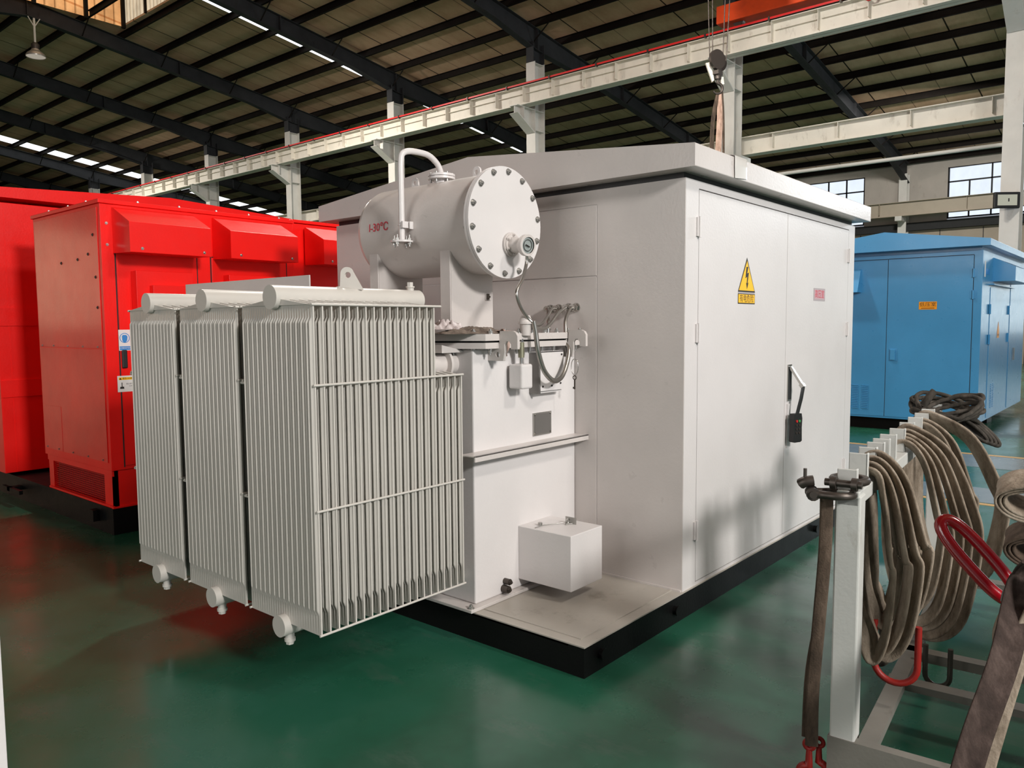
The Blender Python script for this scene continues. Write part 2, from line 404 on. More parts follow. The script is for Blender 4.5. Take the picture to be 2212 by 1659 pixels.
for i, (a, b) in enumerate(wins):
    mb = MB(); w = (b - a) / 4; z0, z1, zm = 5.5, 7.42, 6.85
    mb.box(31.10, 31.12, a, b, z0, z1, 1)
    for z in (z0, zm, 6.05, z1 - .03): mb.box(31.03, 31.09, a, b, z, z + .05)
    for k in (0, 2, 3, 4): 
        y = min(b - .05, max(a, b - k * w - .025)); mb.box(31.03, 31.09, y, y + .05, z0, z1)
    y = b - w - .025; mb.box(31.03, 31.09, y, y + .05, z0, zm)
    struct(mb.build('window_%d' % (i + 1), [BLACK, WIN]))
mb = MB(); mb.box(31.10, 31.12, -8, -.9, 1.1, 4.7, 1)
for k in range(7): mb.box(31.03, 31.09, -8 + k * 1.175, -7.95 + k * 1.175, 1.1, 4.7)
for z in (1.1, 2.3, 3.5, 4.65): mb.box(31.03, 31.09, -8, -.9, z, z + .05)
struct(mb.build('window_11', [BLACK, pane('low_window_daylight', (.80, .92, .95), 2.6)]))
mb = MB()
mb.box(30.75, 31, -14, 54, 5.12, 5.42)
struct(mb.build('trim_1', DKGAP))
mb = MB()
for y in [i * 1.45 - .75 for i in range(14)]: mb.box(30.97, 31, y, y + .02, 0, 5.1)
struct(mb.build('trim_2', DKGAP))
# columns
def hcol(mb, x, y, z0, z1, dx=.44, by=.32, tf=.02, m=0):
    mb.box(x - dx / 2, x - dx / 2 + tf, y - by / 2, y + by / 2, z0, z1, m)
    mb.box(x + dx / 2 - tf, x + dx / 2, y - by / 2, y + by / 2, z0, z1, m)
    mb.box(x - dx / 2 + tf, x + dx / 2 - tf, y - .008, y + .008, z0, z1, m)
colnames = {0.52: 'white steel column at the right edge behind the blue cabinet, carrying a floodlight', 6.25: 'white steel column behind the crane hook, rising above the white cabinet roof',
            12.18: 'white steel column rising behind the white cabinet roof, right of the tank end cover', 18.14: 'white steel column behind the looped breather pipe',
            24.07: 'white steel column between red container and white cabinet', 30.09: 'white steel column rising just above the red container roof, second from the left',
            36.1: 'small distant white steel column at far left above the red container', -5.5: None}
for y in COLY:
    lab = colnames.get(y)
    if lab is None: lab = 'white steel column far down the row, mostly hidden'
    t = T('steel_column', (15, y, 0), lab, 'column', 'crane bay columns')
    mb = MB(); hcol(mb, 15, y, 0.02, 8.95)
    for z in (5.3, 7.05, 7.6, 8.9): mb.box(14.8, 15.2, y - .15, y + .15, z, z + .015)
    mb.box(14.7, 15.3, y - .22, y + .22, 0, .02)
    mb.build('shaft', STEELG, t)
    mb = MB(); f = Fr((15, y, 0), (1, 0, 0), (0, 0, 1))
    mb.prism(f, [(-.22, 7.6), (-.95, 7.6), (-.95, 7.42), (-.22, 7.0)], -.009, .009)
    mb.box(14.02, 14.78, y - .15, y + .15, 7.6, 7.62)
    mb.hexa([(14.02, y - .15, 7.40), (14.05, y - .15, 7.42), (14.05, y + .15, 7.42), (14.02, y + .15, 7.40), (14.76, y - .15, 6.98), (14.79, y - .15, 7.0), (14.79, y + .15, 7.0), (14.76, y + .15, 6.98)])
    mb.box(14.3, 14.32, y - .15, y + .15, 7.3, 7.6)
    mb.build('corbel', STEELG, t)
    mb = MB(); mb.box(15.22, 15.85, y - .12, y + .12, 5.46, 5.6); mb.build('corbel', STEELG, t)
    mb = MB(); hcol(mb, 15, y, 8.95, 9.5, .5, .26); mb.build('head', RAFT, t, 'dark bolted head under the rafter')
for y in (0.4, 6.3, 12.25, 18.2):
    t = T('wall_column', (30.6, y, 0), 'slim column against the far cream wall, at ' + {0.4: 'the right', 6.3: 'the end of the dark rafter between two windows', 12.25: 'the left, mostly hidden', 18.2: 'the far left, hidden'}[y], 'column', 'wall columns')
    mb = MB(); hcol(mb, 30.7, y, 0.0, 7.3, .4, .3); mb.build('shaft', STEELG, t)
    mb = MB(); mb.box(29.95, 30.5, y - .12, y + .12, 5.45, 5.62); mb.build('corbel', STEELG, t)
# rafters
xl = [-20, -3, RX, 15, 30.8]
for k, y in enumerate(COLY):
    mb = MB()
    def zt(x): return zr(x, 9.9)
    def zb(x): return zr(x, 9.9) - .46 - (0.14 if abs(x - 15) < .01 or abs(x + 3) < .01 else 0) - (.25 if x > 30 else 0)
    xs = [-20, -3, RX, 13.2, 15, 17.2, 28.5, 30.8]
    for a, b in zip(xs, xs[1:]):
        for (w, za, zb_, zc, zd) in ((.11, zt(a) - .015, zt(b) - .015, zt(a), zt(b)), (.11, zb(a), zb(b), zb(a) + .015, zb(b) + .015), (.006, zb(a), zb(b), zt(a), zt(b))):
            mb.hexa([(a, y - w, za), (b, y - w, zb_), (b, y + w, zb_), (a, y + w, za), (a, y - w, zc), (b, y - w, zd), (b, y + w, zd), (a, y + w, zc)])
    for x in (-3, 2, RX, 10.6, 15, 19.5, 24): mb.box(x - .012, x + .012, y - .11, y + .11, zb(x), zt(x))
    where = {0: 'above and behind the camera, out at the near end', 1: 'at the upper right, crossing behind the right column', 2: 'crossing behind the upper girder right of the crane hook', 3: 'meeting the column behind the white cabinet roof',
             4: 'beside the thin bright rooflight sliver', 5: 'at top left, lit warm by the vent', 6: 'second from top at left edge', 7: 'third from top at left edge',
             8: 'under the wide rooflight strip at far left', 9: 'furthest away, low above the red container'}[k]
    t = T('roof_rafter', (RX, y, zt(RX) - .46), 'dark sloping steel roof rafter ' + where, 'rafter', 'roof rafters')
    mb.build('beam', RAFT, t)
    for j in range(0, 19, 2):
        x = 7.54 + j * 1.222
        if k == 0: continue
        mb = MB(); z0 = zb(x) + .03
        mb.cyl((x, y - .02, z0), (x, y - .62, zt(x) + .03), .018, n=6)
        mb.cyl((x, y + .02, z0), (x, y + .62, zt(x) + .03), .018, n=6)
        mb.build('brace', PURL, t)
# purlins
for j in range(-17, 20):
    x = 7.54 + j * 1.222
    if x > 31: continue
    if x < -14: continue
    mb = MB(); z = zr(x, 9.9)
    segs = [(-14, 54)]
    if MX0 + .3 < x < MX1 - .3 and abs(x - 7.54) > .1: segs = [(-14, MY0), (MY1, 54)]
    for a, b in segs:
        mb.box(x - .035, x + .035, a, b, z, z + .012); mb.box(x - .035, x + .035, a, b, z + .188, z + .198 + .002)
        mb.box(x + .027, x + .035, a, b, z, z + .2)
    o = mb.build('roof_purlin', PURL)
    tag(o, 'dark cold-formed purlin running lengthwise under the brown roof sheets', 'purlin', 'roof purlins')
# crane runway girders
def girder(X, z0, z1, y0, y1, w, step, label, shelf=True, mat=STEELW, off=0.0):
    t = T('crane_girder', (X, (y0 + y1) / 2, z0), label, 'girder')
    mb = MB()
    mb.box(X - w / 2, X + w / 2, y0, y1, z0, z0 + .018); mb.box(X - w / 2, X + w / 2, y0, y1, z1 - .018, z1); mb.box(X - .006, X + .006, y0, y1, z0, z1)
    mb.build('beam', mat, t)
    mb = MB(); y = y0 + off
    while y < y1:
        mb.box(X - w / 2 + .02, X - .006, y, y + .012, z0 + .09, z1 - .018); y += step
    mb.build('stiffener', mat, t)['kind'] = 'stuff'
    if shelf:
        mb = MB(); y = y0 + off + .05
        while y < y1: mb.box(X - .07, X - .006, y, y + step - .1, z1 - .19, z1 - .178); y += step
        mb.build('walkway_angle', mat, t)['kind'] = 'stuff'
    return t
g1 = girder(14.35, 7.63, 8.13, -14, 50, .32, 1.0, 'long white crane runway girder crossing the whole picture with a red conductor rail on top')
mb = MB(); mb.box(14.31, 14.39, -14, 50, 8.13, 8.25); mb.build('crane_rail', PURL, g1, 'dark steel rail')
g2 = girder(15.75, 5.66, 6.09, -14, 40, .30, 1.5, 'lower pale crane girder running right from the column behind the white cabinet', False)
girder(30.1, 5.62, 6.16, -14, 40, .28, 3.0, 'beige crane girder along the far cream wall in front of the windows', False, paint('wall_girder', (0.40, 0.34, 0.26), 0.6, 0.05))
mb = MB(); mb.box(14.13, 14.155, -14, 50, 8.145, 8.185)
for k in range(42): mb.box(14.11, 14.2, -13 + 1.5 * k, -12.96 + 1.5 * k, 8.11, 8.2, 1)
tag(mb.build('conductor_rail', [REDRAIL, DSTEEL]), 'thin red crane power rail running along the top of the long white girder', 'rail')
mb = MB(); mb.cyl((16.2, -14, 5.2), (16.2, 40, 5.2), .045, n=10)
for y in COLY: mb.box(15.22, 16.2, y - .02, y + .02, 5.14, 5.17)
tag(mb.build('conduit_pipe', STEELG), 'pale thin pipe running parallel below the lower crane girder at right', 'pipe')

# ------------------------------------------------------------------ overhead crane
ct = T('overhead_crane', (6, 4.6, 8.25), 'orange overhead travelling crane on the runway girder at the top right', 'crane')
mb = MB(); mb.box(14.12, 14.58, 2.2, 6.25, 8.33, 8.72); mb.build('end_carriage', ORANGE, ct, bev=.02)
mb = MB(); mb.box(-2.2, 14.3, 3.9, 4.4, 8.75, 9.35); mb.build('bridge_beam', ORANGE, ct)
for y in (2.6, 5.8):
    mb = MB(); mb.cyl((14.29, y, 8.37), (14.41, y, 8.37), .13, n=20); mb.build('wheel', DSTEEL, ct)
mb = MB(); mb.cyl((12.0, 4.9, 8.55), (12.9, 4.9, 8.55), .2, n=24); mb.cyl((12.9, 4.9, 8.55), (13.3, 4.9, 8.55), .15, n=20); mb.box(12.1, 12.8, 4.4, 4.8, 8.4, 8.75)
mb.build('hoist', DSTEEL, ct, 'dark grey hoist drum and motor')
mb = MB(); 
for q in (0, .35):
    mb.tube(smooth_path([(14.1, 3.2 - q, 8.7), (14.05, 3.1 - q, 8.2), (14.1, 2.95 - q, 8.0), (14.1, 2.8 - q, 8.25), (14.1, 2.7 - q, 8.7)], 6), .03, 6)
mb.build('cable_loop', REDRAIL, ct, 'red hanging collector cable')
HX, HY = 12.0, 5.17
hb = T('hook_block', (HX, HY, 6.2), 'dark crane hook block with twin round sheaves hanging on wire ropes above the white cabinet', 'crane hook')
d = Vector((.75, -.66, 0)).normalized()
mb = MB(); c = V(HX, HY, 6.78)
for q in (-.07, .07): mb.cyl(c + V(.35, .94, 0) * q - V(.35, .94, 0) * .03 + d * q, c + V(.35, .94, 0) * (q) + V(.35, .94, 0) * .03 + d * q, .19, n=28)
mb.build('sheave', DSTEEL, hb)
mb = MB(); mb.cyl((HX, HY, 6.66), (HX, HY, 6.42), .07, n=12); mb.box(HX - .1, HX + .1, HY - .06, HY + .06, 6.5, 6.58)
mb.build('swivel', DSTEEL, hb)
mb = MB(); mb.prism(Fr((HX, HY, 0), d, (0, 0, 1)), [(-.26, 6.72), (-.17, 6.74), (-.08, 6.40), (-.12, 6.36)], -.02, .02)
mb.prism(Fr((HX, HY, 0), d, (0, 0, 1)), [(.05, 6.45), (.11, 6.47), (.13, 6.33), (.07, 6.30)], -.02, .02)
mb.build('side_plate', STEELW, hb, 'worn white guard plate')
mb = MB(); cc = V(HX, HY, 6.24)
mb.tube([cc + V(0, 0, .2), cc + V(0, 0, .12)] + [cc + d * math.sin(a) * .1 + V(0, 0, math.cos(a) * .1) for a in [i * .3 for i in range(0, 15)]], [.035] * 2 + [.035 - .0012 * i for i in range(15)], 8)
mb.build('hook', DSTEEL, hb)
for (a, b) in ((-.17, -.24), (-.11, -.14), (.10, .15), (.17, .26)):
    mb = MB(); mb.cyl(c + d * a, V(HX, HY, 8.55) + d * b, .011, n=6); mb.build('wire_rope', DSTEEL, hb)
def strap_top(name, pts, wd, w, t, mat, label, cat='lifting sling', group=None, closed=False, cup=0.0, n=6):
    mb = MB(); mb.ribbon(smooth_path(pts, n, closed), wd, w, t, closed, 0, cup)
    return tag(mb.build(name, mat), label, cat, group)
strap_top('lifting_sling', [V(HX, HY, 6.16) + d * .02, V(HX, HY, 5.6) - d * .09, V(HX, HY, 4.6) - d * .11, V(HX, HY, 3.0) - d * .10, V(HX, HY, 0.01) - d * .05], tuple(d), .09, .02, SLINGD, 'dark brown webbing sling hanging left of the pair under the crane hook', group='slings under the crane hook')
strap_top('lifting_sling', [V(HX, HY, 6.16) + d * .03, V(HX, HY, 5.8) + d * .06, V(HX, HY, 4.6) + d * .02, V(HX, HY, 3.0) + d * .03, V(HX, HY, .01)], tuple(d), .13, .02, webbing('pink_webbing', (0.25, 0.15, 0.11), (0.45, 0.30, 0.23), (0.60, 0.42, 0.34)), 'faded pinkish webbing sling hanging in the middle under the crane hook', group='slings under the crane hook')
strap_top('lifting_sling', [V(HX, HY, 6.2) + d * .09, V(HX, HY, 5.6) + d * .13, V(HX, HY, 4.6) + d * .14, V(HX, HY, 3.0) + d * .13, V(HX, HY, .01) + d * .08], tuple(d), .05, .02, SLINGD, 'narrow dark webbing sling hanging on the right under the crane hook', group='slings under the crane hook')

# ------------------------------------------------------------------ lamps
def highbay(x, y, ztop, z, label):
    t = T('high_bay_lamp', (x, y, z), label, 'lamp', 'high bay lamps')
    mb = MB(); mb.lathe((x, y, z), (0, 0, 1), [(0, .26), (.03, .265), (.10, .22), (.18, .12), (.22, .10)], 32); mb.build('reflector', plain('spun_aluminium', (.5, .46, .42), .35, .6) if 'spun_aluminium' not in MATS else MATS['spun_aluminium'], t)
    mb = MB(); mb.lathe((x, y, z), (0, 0, 1), [(.012, .001), (.012, .25)], 32); mb.build('lens', LAMPIN, t)
    mb = MB(); mb.lathe((x, y, z), (0, 0, 1), [(.2, .10), (.3, .11), (.36, .11), (.40, .07), (.40, .001)], 20); mb.build('ballast', DSTEEL, t)
    mb = MB(); mb.cyl((x, y, z + .4), (x, y, ztop), .03, n=10); mb.build('stem', STEELG, t)
    mb = MB()
    for q in (-1, 1): mb.cyl((x, y, ztop - .25), (x + q * .16, y, ztop + .02), .014, n=6)
    mb.build('stay', STEELG, t)
highbay(6.15, 23.85, 10.62, 9.52, 'grey high bay lamp hanging from the lit rafter at top left')
highbay(7.4, 17.9, 11.2, 10.55, 'high bay lamp cut by the top picture edge beneath the roof vent')
ft = T('floodlight', (14.7, .55, 3.7), 'small black square floodlight on the column at the right edge', 'floodlight')
mb = MB(); f = Fr((14.62, .55, 3.86), (.62, -.78, 0), (0, 0, 1))
mb.fbox(f, -.24, .24, -.15, .15, -.03, .03); mb.build('housing', RUBBER, ft, bev=.015)
mb = MB(); mb.fbox(f, -.18, .18, -.10, .10, .03, .034); mb.build('glass', FLOODG, ft, 'pale yellowish glass')
mb = MB(); mb.box(14.6, 14.8, .5, .6, 3.83, 3.89); mb.build('bracket', RUBBER, ft)

# ------------------------------------------------------------------ white substation cabinet
wc = T('substation_cabinet', (2.3, 1.47, 0), 'large white metal substation cabinet with double doors and a low gabled roof, centre right', 'cabinet')
Z0 = .148; YW = .006; XW = .927; X1 = 3.74; YB = 2.94
mb = MB()
mb.box(XW, X1, YW + .02, YB, Z0, 2.353)
# frame around the doors, flush with the door faces
DX0, DX1, DZ0, DZ1 = 1.072, 3.595, .17, 2.308
mb.box(XW, DX0, YW - .002, YW + .02, Z0, 2.353); mb.box(DX1, X1, YW - .002, YW + .02, Z0, 2.353)
mb.box(DX0, DX1, YW - .002, YW + .02, DZ1 + .006, 2.353); mb.box(DX0, DX1, YW - .002, YW + .02, Z0, DZ0 - .005)
mb.build('body', WHITE, wc)
mb = MB()
mb.box(DX0, DX1, YW + .012, YW + .0205, DZ0 - .005, DZ1 + .006)
mb.build('door_gap', DKGAP, wc, 'dark seam around the doors')
XM = 2.332
dl = MB().box(DX0 + .005, XM - .003, YW - .003, YW + .012, DZ0, DZ1).build('door', WHITE, wc, 'left door with the yellow warning sign', bev=.002)
dr = MB().box(XM + .003, DX1 - .005, YW - .003, YW + .012, DZ0, DZ1).build('door', WHITE, wc, 'right door with the handle and small name plate', bev=.002)
for (x, z, dd) in ((1.062, 2.11, dl), (1.062, 1.543, dl), (1.062, .46, dl), (3.585, 2.11, dr), (3.585, 1.54, dr), (3.585, .46, dr)):
    mb = MB(); mb.cyl((x, -.010, z - .055), (x, -.010, z + .055), .008, n=10); mb.box(x - .02, x, -.006, .006, z - .05, z + .05); mb.box(x, x + .02, -.006, .006, z - .05, z + .05)
    mb.build('hinge', WHITE, dd)
# warning sign: triangle over a text bar
f = FY(1.695, YW - .0035, 1.78)
mb = MB()
tri = lambda s, b, h: [(-s, b), (s, b), (0, h)]
mb.prism(f, tri(.122, 0.0, .205), 0, .0010, 1); mb.prism(f, tri(.110, .009, .186), .001, .0016, 0)
mb.prism(f, [(-.121, -.070), (.121, -.070), (.121, -.010), (-.121, -.010)], 0, .0010, 1)
mb.prism(f, [(-.116, -.064), (.116, -.064), (.116, -.014), (-.116, -.014)], .001, .0016, 0)
mb.prism(f, [(-.118, -.008), (.118, -.008), (.118, -.003), (-.118, -.003)], 0, .001, 2)
bolt = [(-.010, .150), (.016, .152), (.002, .112), (.026, .118), (.008, .052), (.022, .060), (.002, .018), (-.012, .055), (-.004, .054), (.002, .092), (-.022, .082)]
mb.prism(f, bolt, .0016, .0022, 1)
mb.text(Fr(f.p(0, -.041, 0), f.r, f.u), '有电危险', .050, 1, .0019, 1.0)
mb.build('warning_sign', [YEL, INK, PLATEGREY], dl)
f = FY(2.955, YW - .0035, 1.795)
mb = MB(); mb.prism(f, [(-.118, -.045), (.118, -.045), (.118, .045), (-.118, .045)], 0, .001, 0)
mb.prism(f, [(-.105, -.034), (.105, -.034), (.105, .034), (-.105, .034)], .001, .0014, 2)
mb.text(f, '高压室', .062, 1, .0018, 1.05); mb.build('name_plate', [PLATEGREY, INKRED, PLATEPINK], dr)
# door handle: steel escutcheon with swung-out lever
mb = MB(); mb.box(2.365, 2.435, -.004, .003, 1.07, 1.315); mb.box(2.372, 2.428, -.0045, -.003, 1.08, 1.30, 1)
mb.box(2.365, 2.415, -.006, .003, .755, 1.05, 2)
f = Fr((2.40, -.006, 1.30), (0, -.55, -.83), (1, 0, 0))
mb.fbox(f, 0, .150, -.016, .016, -.006, .010); mb.fbox(f, .135, .160, -.02, .02, -.012, .014)
mb.build('handle', [CHROME, DKGAP, WHITE], dr, 'steel lever handle swung out')
# wall panels on the end face
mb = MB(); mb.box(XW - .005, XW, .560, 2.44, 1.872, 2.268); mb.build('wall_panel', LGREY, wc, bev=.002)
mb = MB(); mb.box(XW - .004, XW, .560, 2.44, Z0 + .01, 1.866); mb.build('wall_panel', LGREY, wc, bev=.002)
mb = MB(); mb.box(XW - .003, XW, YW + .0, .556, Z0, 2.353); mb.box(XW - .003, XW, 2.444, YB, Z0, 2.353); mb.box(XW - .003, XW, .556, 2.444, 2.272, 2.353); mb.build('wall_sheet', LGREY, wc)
# roof
def gable(mb, x0, x1, y0, y1, z0, z1, zp, axis='x', t=0):
    c = (y0 + y1) / 2
    mb.prism(Fr((x0, 0, 0), (0, 1, 0), (0, 0, 1)), [(y0, z0), (y1, z0), (y1, z1), (c, zp), (y0, z1)], 0, x1 - x0)
    return mb
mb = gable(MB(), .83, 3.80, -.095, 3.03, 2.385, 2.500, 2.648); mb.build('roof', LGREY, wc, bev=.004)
mb = MB(); mb.box(XW + .015, X1 - .01, YW + .02, YB - .01, 2.352, 2.386); mb.build('eave_strip', RUBBER, wc, 'black strip standing in for the shade under the eave')  # eave shadow put in as a black strip
# skid and deck plate
mb = MB()
mb.box(0.0, 3.76, 0.0, .012, .012, .13); mb.box(0, 3.76, 0, .09, 0, .012); mb.box(0, 3.76, 0, .09, .13, .142)
mb.box(0.0, 3.76, 2.928, 2.94, .012, .13); mb.box(0, 3.76, 2.85, 2.94, 0, .012); mb.box(0, 3.76, 2.85, 2.94, .13, .142)
mb.box(0, .012, 0.012, 2.93, .012, .13); mb.box(0, .09, .09, 2.85, 0, .012)
for x in (.9, 1.8, 2.7, 3.66): mb.box(x, x + .08, .09, 2.85, 0, .14)
mb.box(.02, 3.7, .1, 2.85, .1, .141)
sk = mb.build('skid_base', BLACK, wc, 'black welded channel base')
for x in (.13, .834, 2.95):
    mb = MB(); mb.cyl((x, .002, .077), (x, -.022, .077), .024, n=18); mb.cyl((x, -.022, .077), (x, -.026, .077), .028, n=18); mb.build('lifting_pin', BLACK, sk)
mb = MB(); mb.box(-.004, 3.745, -.004, 2.94, .142, Z0); mb.build('deck_plate', DECKP, wc, 'scuffed pale deck plate')
mb = MB(); mb.box(.06, .075, .06, .66, Z0, Z0 + .004); mb.box(.075, .93, .06, .075, Z0, Z0 + .004)
mb.build('deck_seam', DECKP, wc)
mb = MB(); mb.box(XW - .014, XW, .01, .71, Z0, Z0 + .010); mb.build('wall_foot_angle', LGREY, wc)
# cable glands in the end wall
glands = [(.887, 1.687), (.825, 1.689), (.752, 1.694), (.700, 1.694)]
for (y, z) in glands:
    mb = MB(); mb.cyl((XW - .002, y, z), (XW - .012, y, z), .027, n=20); mb.cyl((XW - .012, y, z), (XW - .035, y, z), .023, n=6, sm=False); mb.cyl((XW - .035, y, z), (XW - .055, y, z), .018, n=16)
    mb.build('cable_gland', CHROME, wc)
# plastic film folded over the eave
mb = MB(); P = []
f = MB()
mb.ribbon([(1.36, -.02, 2.515), (1.36, -.08, 2.512), (1.36, -.101, 2.505), (1.36, -.101, 2.45), (1.365, -.100, 2.392)], (1, 0, 0), .16, .004)
tag(mb.build('wrapping_film', plain('film', (.62, .60, .57), .2)), 'thin clear wrapping film folded over the white roof edge', 'wrapping film')

# remote control hanging on the handle
rc = T('remote_control', (2.44, -.10, .80), 'black crane remote control hanging by its strap from the cabinet door handle', 'remote control')
mb = MB(); mb.ribbon([(2.40, -.085, 1.185), (2.40, -.094, 1.165), (2.392, -.085, 1.09), (2.380, -.065, .985)], (.85, -.5, 0), .030, .004)
mb.build('strap', RUBBER, rc)
mb = MB(); f = Fr((2.375, -.058, .895), (.96, -.28, 0), (0, 0, 1))
mb.prism(f, [(-.045, -.09), (-.03, -.098), (.03, -.098), (.045, -.09), (.042, 0), (.046, .06), (.038, .095), (-.038, .095), (-.046, .06), (-.042, 0)], -.018, .018)
mb.build('body', RUBBER, rc, bev=.004)
for (a, b, m_) in ((-.014, .045, 'key_red'), (.014, .045, 'key_green')):
    mt_ = plain(m_, (.5, .02, .02) if 'red' in m_ else (.05, .30, .08), .5)
    mb = MB(); mb.cyl(f.p(a, b, .018), f.p(a, b, .023), .009, n=14); mb.build('button', mt_, rc, m_.split('_')[1] + ' button')
for a in (-.014, .014):
    for b in (.018, -.008, -.034): mb = MB(); mb.cyl(f.p(a, b, .018), f.p(a, b, .022), .008, n=12); mb.build('button', DSTEEL, rc)

# ------------------------------------------------------------------ oil transformer
tr = T('power_transformer', (.49, 1.5, Z0), 'grey oil transformer with radiators, horizontal oil drum and gauge in front of the white cabinet', 'transformer')
TX0, TX1, TY0, TY1 = .047, .92, .71, 2.30
mb = MB(); mb.box(TX0, TX1, TY0, TY1, .166, 1.475); tank = mb.build('tank', WHITE, tr, bev=.008)
mb = MB(); mb.box(-.03, TX1, .667, 2.34, Z0 + .001, .166); foot = mb.build('foot_flange', LGREY, tr, bev=.003)
for (x, y) in ((-.008, .69), (-.008, 2.2)): MB().hexbolt((x, y, .166), (0, 0, 1), .012, .014).build('bolt', ZINC, foot)
mb = MB()
mb.prism(Fr((0, 0, 0), (1, 0, 0), (0, 1, 0)), [(-.04, .90), (.06, .635), (.92, .635), (.92, 2.34), (-.04, 2.34)], 1.478, 1.508)
mb.prism(Fr((0, 0, 0), (1, 0, 0), (0, 1, 0)), [(-.045, .895), (.055, .630), (.92, .630), (.92, 2.345), (-.045, 2.345)], 1.518, 1.552)
mb.prism(Fr((0, 0, 0), (1, 0, 0), (0, 1, 0)), [(-.02, .91), (.07, .655), (.92, .655), (.92, 2.3), (-.02, 2.3)], 1.508, 1.518, 1)
cov = mb.build('tank_cover', [LGREY, DKGAP], tr, 'two-layer bolted cover flange')
b0 = MB().hexbolt((.12, .655, 1.552), (0, 0, 1), .012, .016).build('bolt', ZINC, cov)
for k in range(1, 8): inst(b0, cov, (.11 * k, 0, 0))
for q in ((-.06, .06, 0), (-.105, .17, 0), (-.14, .27, 0), (-.14, .40, 0)): inst(b0, cov, q)
b1 = MB().hexbolt((.12, .66, 1.478), (0, 0, -1), .010, .022).build('bolt', ZINC, cov)
for k in range(1, 8): inst(b1, cov, (.105 * k, 0, 0))
for q in ((-.06, .06, 0), (-.10, .16, 0), (-.13, .27, 0)): inst(b1, cov, q)
mb = MB(); mb.cyl((.62, .68, 1.552), (.62, .68, 1.575), .016, n=12); mb.cyl((.62, .68, 1.575), (.62, .68, 1.60), .008, n=10); mb.build('stud', CHROME, cov)
mb = MB(); mb.box(-.045, .93, .615, .712, .948, .956); mb.box(-.045, .93, .615, .625, .925, .956)
mb.build('stiffener_bar', LGREY, tr, bev=.002)
# cover box bolted to tank with latch
cb = MB().box(.392, .680, .357, .712, .213, .508).build('terminal_box', WHITE, tr, 'white cube-shaped cover box low on the tank', bev=.004)
mb = MB(); mb.box(.60, .604, .475, .545, .508, .545); mb.torus((.585, .52, .525), (0, 1, .3), .016, .004); mb.cyl((.56, .515, .512), (.60, .50, .512), .005)
mb.cyl((.47, .62, .508), (.47, .62, .524), .013, n=6); mb.tube([(.40, .60, .512), (.47, .60, .512), (.57, .53, .518)], .0025, 6)
mb.build('latch', ZINC, cb, 'galvanised hasp and wire pin')
# drain valve and small fittings
mb = MB(); mb.cyl((.275, .71, .232), (.275, .675, .232), .016, n=14); mb.hexbolt((.275, .675, .232), (0, -1, 0), .012, .012); mb.cyl((.262, .71, .195), (.262, .672, .195), .02, n=14); mb.hexbolt((.262, .672, .195), (0, -1, 0), .014, .012)
mb.build('drain_plug', DSTEEL, tr)
mb = MB(); mb.box(.52, .678, .700, .71, .985, 1.11); mb.box(.528, .67, .699, .7005, .992, 1.102, 1)
for a in (.53, .668):
    for b in (.995, 1.1): mb.hexbolt((a, .700, b), (0, -1, 0), .004, .004, 2)
mb.build('rating_plate', [ZINC, NAMEPL, CHROME], tank, 'dark engraved rating plate')
mb = MB(); mb.box(.50, .72, .66, .71, 1.222, 1.235); mb.box(.492, .505, .64, .71, 1.222, 1.445, 2); mb.box(.505, .72, .645, .655, 1.235, 1.45)  # left wall takes a dark metal colour in place of its shadow
mb.box(.505, .72, .645, .71, 1.445, 1.452)
for (a, b) in ((.53, 1.26), (.61, 1.26), (.69, 1.27), (.70, 1.43)): mb.cyl((a, .645, b), (a, .640, b), .005, n=8, m=1)
mb.build('relay_box', [WHITE, INK, NAMEPL], tr, 'shallow white box with screwed lid, left side coloured dark for shadow')
QX, QY = .343, .640
mb = MB(); mb.box(.298, .388, .597, .692, 1.262, 1.392); pb = mb.build('probe_box', WHITE, tr, 'small white rounded box under the thermometer stem', bev=.012, seg=3)
mb = MB(); mb.cyl((QX, QY, 1.39), (QX, QY, 1.425), .010, n=14); mb.cyl((QX, QY, 1.425), (QX, QY, 1.505), .0165, n=16, m=1); mb.cyl((QX, QY, 1.505), (QX, QY, 1.522), .013, n=6, sm=False); mb.cyl((QX, QY, 1.52), (QX, QY, 1.56), .005, n=8)
mb.build('stem', [CHROME, plain('brass_grey', (.30, .29, .20), .35, .6)], pb, 'knurled metal stem')
HX_, HY_ = .362, .625
mb = MB(); mb.cyl((HX_, HY_, 1.54), (HX_, HY_, 1.60), .026, .033, n=20); mb.cyl((HX_, HY_, 1.60), (HX_, HY_, 1.613), .041, n=20); mb.cyl((HX_, HY_, 1.613), (HX_, HY_, 1.645), .036, .024, n=20)
mb.build('thermometer_head', LGREY, tr)
# lifting lugs
def lug(x, y0, tip):
    fr = Fr((x, 0, 0), (0, -1, 0), (0, 0, 1)); Y = lambda y: -y
    pts = [(Y(y0), 1.415), (Y(tip + .095), 1.415), (Y(tip + .085), 1.46), (Y(tip + .085), 1.50), (Y(tip + .072), 1.515), (Y(tip + .055), 1.515), (Y(tip + .042), 1.50), (Y(tip + .042), 1.475), (Y(tip), 1.475),
           (Y(tip), 1.54), (Y(tip + .012), 1.558), (Y(tip + .03), 1.566), (Y(tip + .115), 1.566), (Y(tip + .120), 1.50), (Y(tip + .140), 1.478), (Y(tip + .165), 1.478), (Y(tip + .165), 1.50), (Y(y0), 1.50)]
    mb = MB(); mb.poly_hole(fr, pts, [circle(Y(tip + .13), 1.447, .014, 16)], -.009, .009)
    return mb
for x, tip in ((.168, .512), (.746, .505)):
    lu = lug(x, .712, tip).build('lifting_lug', LGREY, tr, bev=.002)
